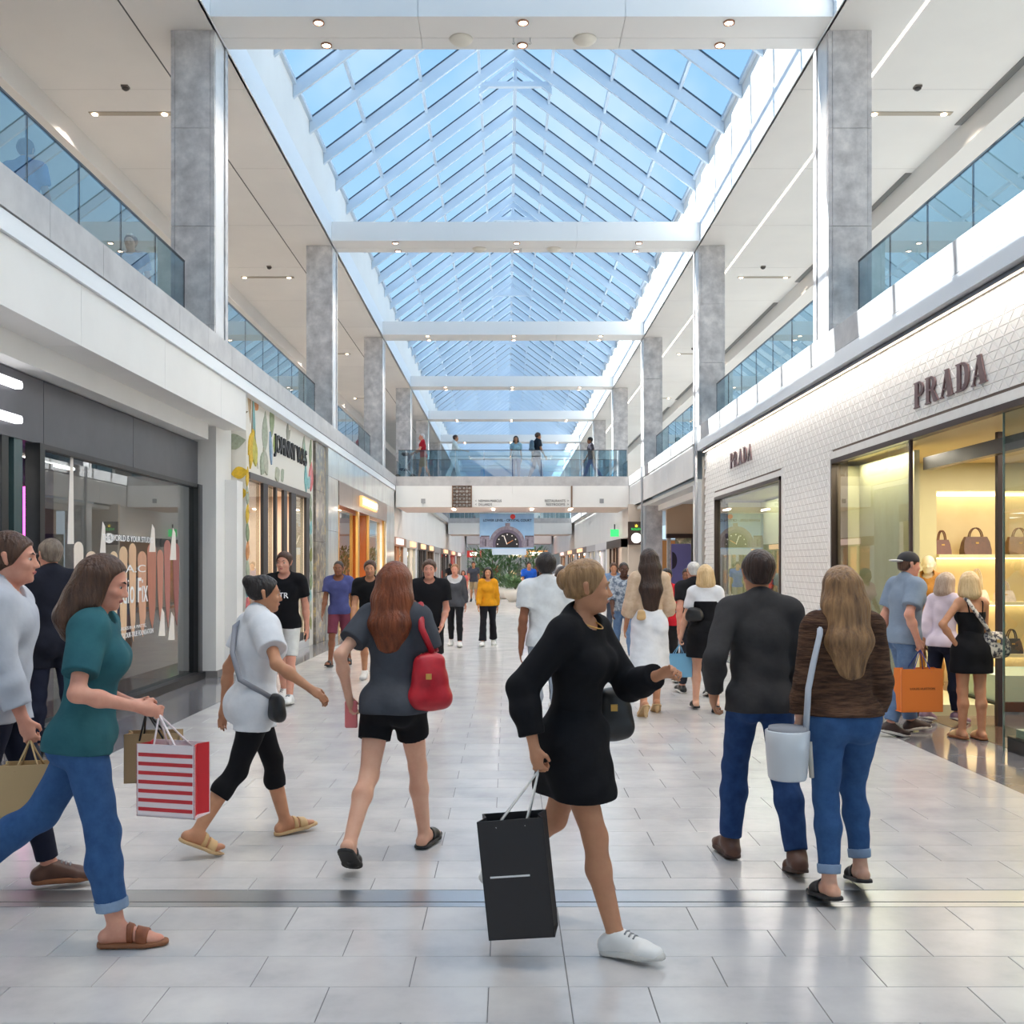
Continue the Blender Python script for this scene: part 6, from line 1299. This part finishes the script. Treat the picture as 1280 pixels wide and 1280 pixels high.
uq = t_['uq']; text('shirt_lettering', 'BETR', frame(tuple(t_['w'](uq(.11, .158, .30))), tuple(rz(172) @ A3(-1, 0, 0)), (0, 0, 1)), 1, .012, M('print_white', (250, 250, 250)), None, width=.21, height=.065); o_ = COL.objects[-1]; o_.parent = t_['root']; o_.matrix_parent_inverse = (Matrix.Translation(t_['root'].location) @ t_['root'].rotation_euler.to_matrix().to_4x4()).inverted()
walker('man in purple blue tee and maroon shorts walking forward', 424, 16.35, 1.68, 178, skin='brown', hair='crop', hm=h_black, wear=[B((82, 88, 142), vneck=.04), TR((124, 62, 80), **SHORT), SH(blackl, style='slide', sole=soleblk)], ph=1)
walker('bearded man in black tee behind the auburn haired woman', 463, 14.2, 1.68, 182, skin='tan', hair='short', hm=h_brown, wear=[B((24, 24, 26)), TR((60, 62, 70), **SHORT), SH(whitel)])
walker('man in black tee and black shorts looking ahead', 537, 12.6, 1.68, 180, skin='rosy', hair='short', hm=h_brown, res=.009, wear=[B((26, 26, 30), loose=.022, t=.024), TR((28, 28, 32), **SHORT), SH(blackl)], ph=1, pose=dict(tl=(-.16, .16, .88), gl=.5))
i = walker('woman in open dark jacket over white and grey top', 569, 20.2, 1.64, 176, True, skin='rosy', hair='bun', hm=h_tan, wear=[('top', cloth('tee_208', (208, 208, 210)), dict(sleeve=.3, hem=.2, t=.014)), B((84, 86, 92), sleeve=1.8, hem=-.08, t=.02, neck=.12, vneck=.1, name='jacket'), TR((34, 34, 38)), SH(whitel)])
walker('woman in mustard yellow blouse and black trousers', 610, 20.3, 1.57, 180, True, skin='tan', hair='wavy', hm=h_black, wear=[B((232, 160, 36), sleeve=1.9, loose=.012, t=.015, hem=-.03, name='blouse'), TR((34, 34, 40), flare=.03), SH(whitel)], pose=dict(hairlen=.26), ph=1)
walker('boy in bright blue tee and khaki shorts', 661, 35, 1.72, 185, res=.014, skin='tan', hm=h_black, wear=[B((40, 98, 206), loose=.03), TR((168, 160, 150), **SHORT), SH(blackl)])
walker('bearded man in grey patterned shirt and jeans', 779, 17, 1.66, 184, skin='dark', hair='crop', hm=h_black, wear=[('top', cloth('pattern_grey', (176, 184, 194), (96, 108, 126), nscale=20, ncon=(.42, .58)), dict(sleeve=1.2, loose=.02)), ('pants', denim3, {}), SH(whitel)])
walker('woman in red tee and black trousers beyond the white skirt', 833, 14.2, 1.57, 176, True, skin='tan', hair='short', hm=h_black, wear=[B((214, 38, 52)), TR((30, 28, 30)), SH(blackl)])
walker('shopper in pale pink shirt in front of the recess shop', 860, 16.4, 1.56, 150, True, skin='brown', hair='short', hm=h_black, wear=[B((230, 176, 190)), TR((60, 56, 66)), SH(whitel)])
walker('man in blue grey tee behind the bearded man', 767, 23, 1.66, 176, res=.013, skin='tan', hm=h_brown, wear=[B((120, 146, 180)), TR((70, 76, 90)), SH(whitel)], ph=1)
walker('shopper in white shirt further on past the pink tee', 700, 25, 1.62, 180, res=.013, skin='rosy', hm=h_grey, hair='short', wear=[B((232, 230, 232)), TR((110, 112, 124)), SH(whitel)])
walker('man in dark grey tee and khaki shorts near the planters', 592, 44.5, 1.76, 180, res=.016, skin='tan', hm=h_brown, wear=[B((76, 80, 92)), TR((176, 156, 124), **SHORT), SH(blackl)])
walker('child in coral top near the man in khaki shorts', 579, 40, 1.40, 180, True, res=.016, skin='rosy', hair='long', hm=h_brown, wear=[B((220, 110, 110)), TR((90, 90, 110)), SH(whitel)])
walker('distant shopper in dark top beside the boy in blue', 671, 40, 1.62, 170, res=.016, skin='brown', hm=h_black, wear=[B((50, 48, 60)), TR((120, 100, 90)), SH(whitel)])
walker('distant shopper in lilac top near the right shops', 683, 46, 1.62, 180, True, res=.016, skin='tan', hair='long', hm=h_brown, wear=[B((214, 186, 206)), TR((70, 70, 90)), SH(whitel)])
walker('distant shopper in black near the black framed shop', 563, 52, 1.68, 0, res=.016, skin='tan', hm=h_black, wear=[B((44, 42, 46)), TR((60, 60, 66)), SH(whitel)], face=False)
walker('distant shopper in red jacket by the far planters', 622, 62, 1.66, 180, True, res=.018, skin='tan', hair='long', hm=h_black, wear=[B((160, 60, 60)), TR((60, 60, 70)), SH(whitel)])
walker('distant shopper in grey walking toward the last bridge', 648, 70, 1.7, 0, res=.018, skin='rosy', hm=h_brown, wear=[B((150, 150, 156)), TR((60, 60, 80)), SH(whitel)], face=False)
# --- upper level
ZB = Z2T; ZG = Z2T - .08
i = walker('man in red tee and khaki shorts pushing a stroller on the bridge', 529, 36.9, 1.72, 96, res=.016, skin='rosy', hair='thin', hm=h_grey, z0=ZB, wear=[B((176, 36, 48)), TR((176, 140, 110), **SHORT), SH(whitel)], ph=1, pose=dict(tl=(-.16, .36, 1.0), tr=(.16, .36, 1.0), gl=.8, gr=.8))
sx0, sy0 = PX(529, 36.9) - .62, 36.85
st = thing('stroller', 'dark folding stroller pushed along the bridge', 'stroller', (sx0, sy0, ZB))
for dx in (-.28, .26):
    for dy in (-.22, .22): lathe('wheel', [(.02, -.02), (.11, -.022), (.12, 0), (.11, .022), (.02, .02)], sx0 + dx, sy0 + dy, ZB + .12, blackl, st, 14, axis='y')
for dy in (-.2, .2): tube('frame_tube', [(sx0 - .28, sy0 + dy, ZB + .12), (sx0 + .05, sy0 + dy, ZB + .55), (sx0 + .36, sy0 + dy, ZB + 1.02)], .014, steel, st); tube('frame_tube', [(sx0 + .26, sy0 + dy, ZB + .12), (sx0 - .05, sy0 + dy, ZB + .6)], .014, steel, st)
tube('handle', [(sx0 + .36, sy0 - .2, ZB + 1.02), (sx0 + .36, sy0 + .2, ZB + 1.02)], .018, blackl, st); box('seat', sx0 - .22, sx0 + .16, sy0 - .18, sy0 + .18, ZB + .38, ZB + .46, M('stroller_blue', (60, 72, 96), .7), st, bevel=.02); box('backrest', sx0 + .08, sx0 + .17, sy0 - .18, sy0 + .18, ZB + .46, ZB + .95, M('stroller_blue', (60, 72, 96)), st, bevel=.02); box('hood', sx0 - .15, sx0 + .14, sy0 - .19, sy0 + .19, ZB + .92, ZB + 1.02, M('stroller_dark', (40, 44, 60), .7), st, bevel=.04)
walker('woman in white clothes walking along the bridge', 568, 36.6, 1.64, -90, True, res=.016, skin='tan', hair='short', hm=h_dark, z0=ZB, wear=[B((222, 236, 238), sleeve=1.5), TR((214, 228, 230), flare=.04), SH(whitel)], pose=dict(ar=(34, 8, 50)))
walker('woman in pale top and blue jeans walking off the bridge front', 645, 36.8, 1.62, 176, True, res=.016, skin='tan', hair='wavy', hm=h_black, z0=ZB, wear=[B((150, 184, 196)), ('pants', denim2, {}), SH(whitel)])
i = walker('man with grey backpack and blue jeans on the bridge', 671, 37.0, 1.78, -70, res=.016, skin='tan', hair='short', hm=h_brown, z0=ZB, wear=[B((52, 58, 66)), ('pants', denim, {}), SH(blackl)], ph=1)
soft_bag('grey backpack on the man on the bridge', tuple(i['w'](i['uq'](0, -.21, .33))), (.15, .08, .22), M('pack_grey', (96, 120, 134), .7), yaw=-70, name='backpack', flap=False)
walker('person in dark top and blue trousers striding past on the bridge', 739, 36.8, 1.62, 92, res=.016, skin='brown', hm=h_black, z0=ZB, wear=[B((70, 66, 74)), ('pants', denim2, {}), SH(blackl)], pose=dict(hl=(24, 4, 2), hr=(-24, 12, 2)))
walker('person in blue shirt behind the glass of the upper gallery, above the cosmetics shop', 30, 11.1, 1.70, 0, res=.012, skin='tan', hm=h_dark, z0=ZG, wear=[B((92, 120, 160)), TR((60, 70, 96)), SH(whitel)], face=False)
walker('person in grey shirt behind the gallery glass next to the marble column', 165, 14.3, 1.68, 180, res=.012, skin='tan', hm=h_dark, z0=ZG, wear=[B((120, 130, 150)), TR((70, 76, 96)), SH(whitel)], ph=1)
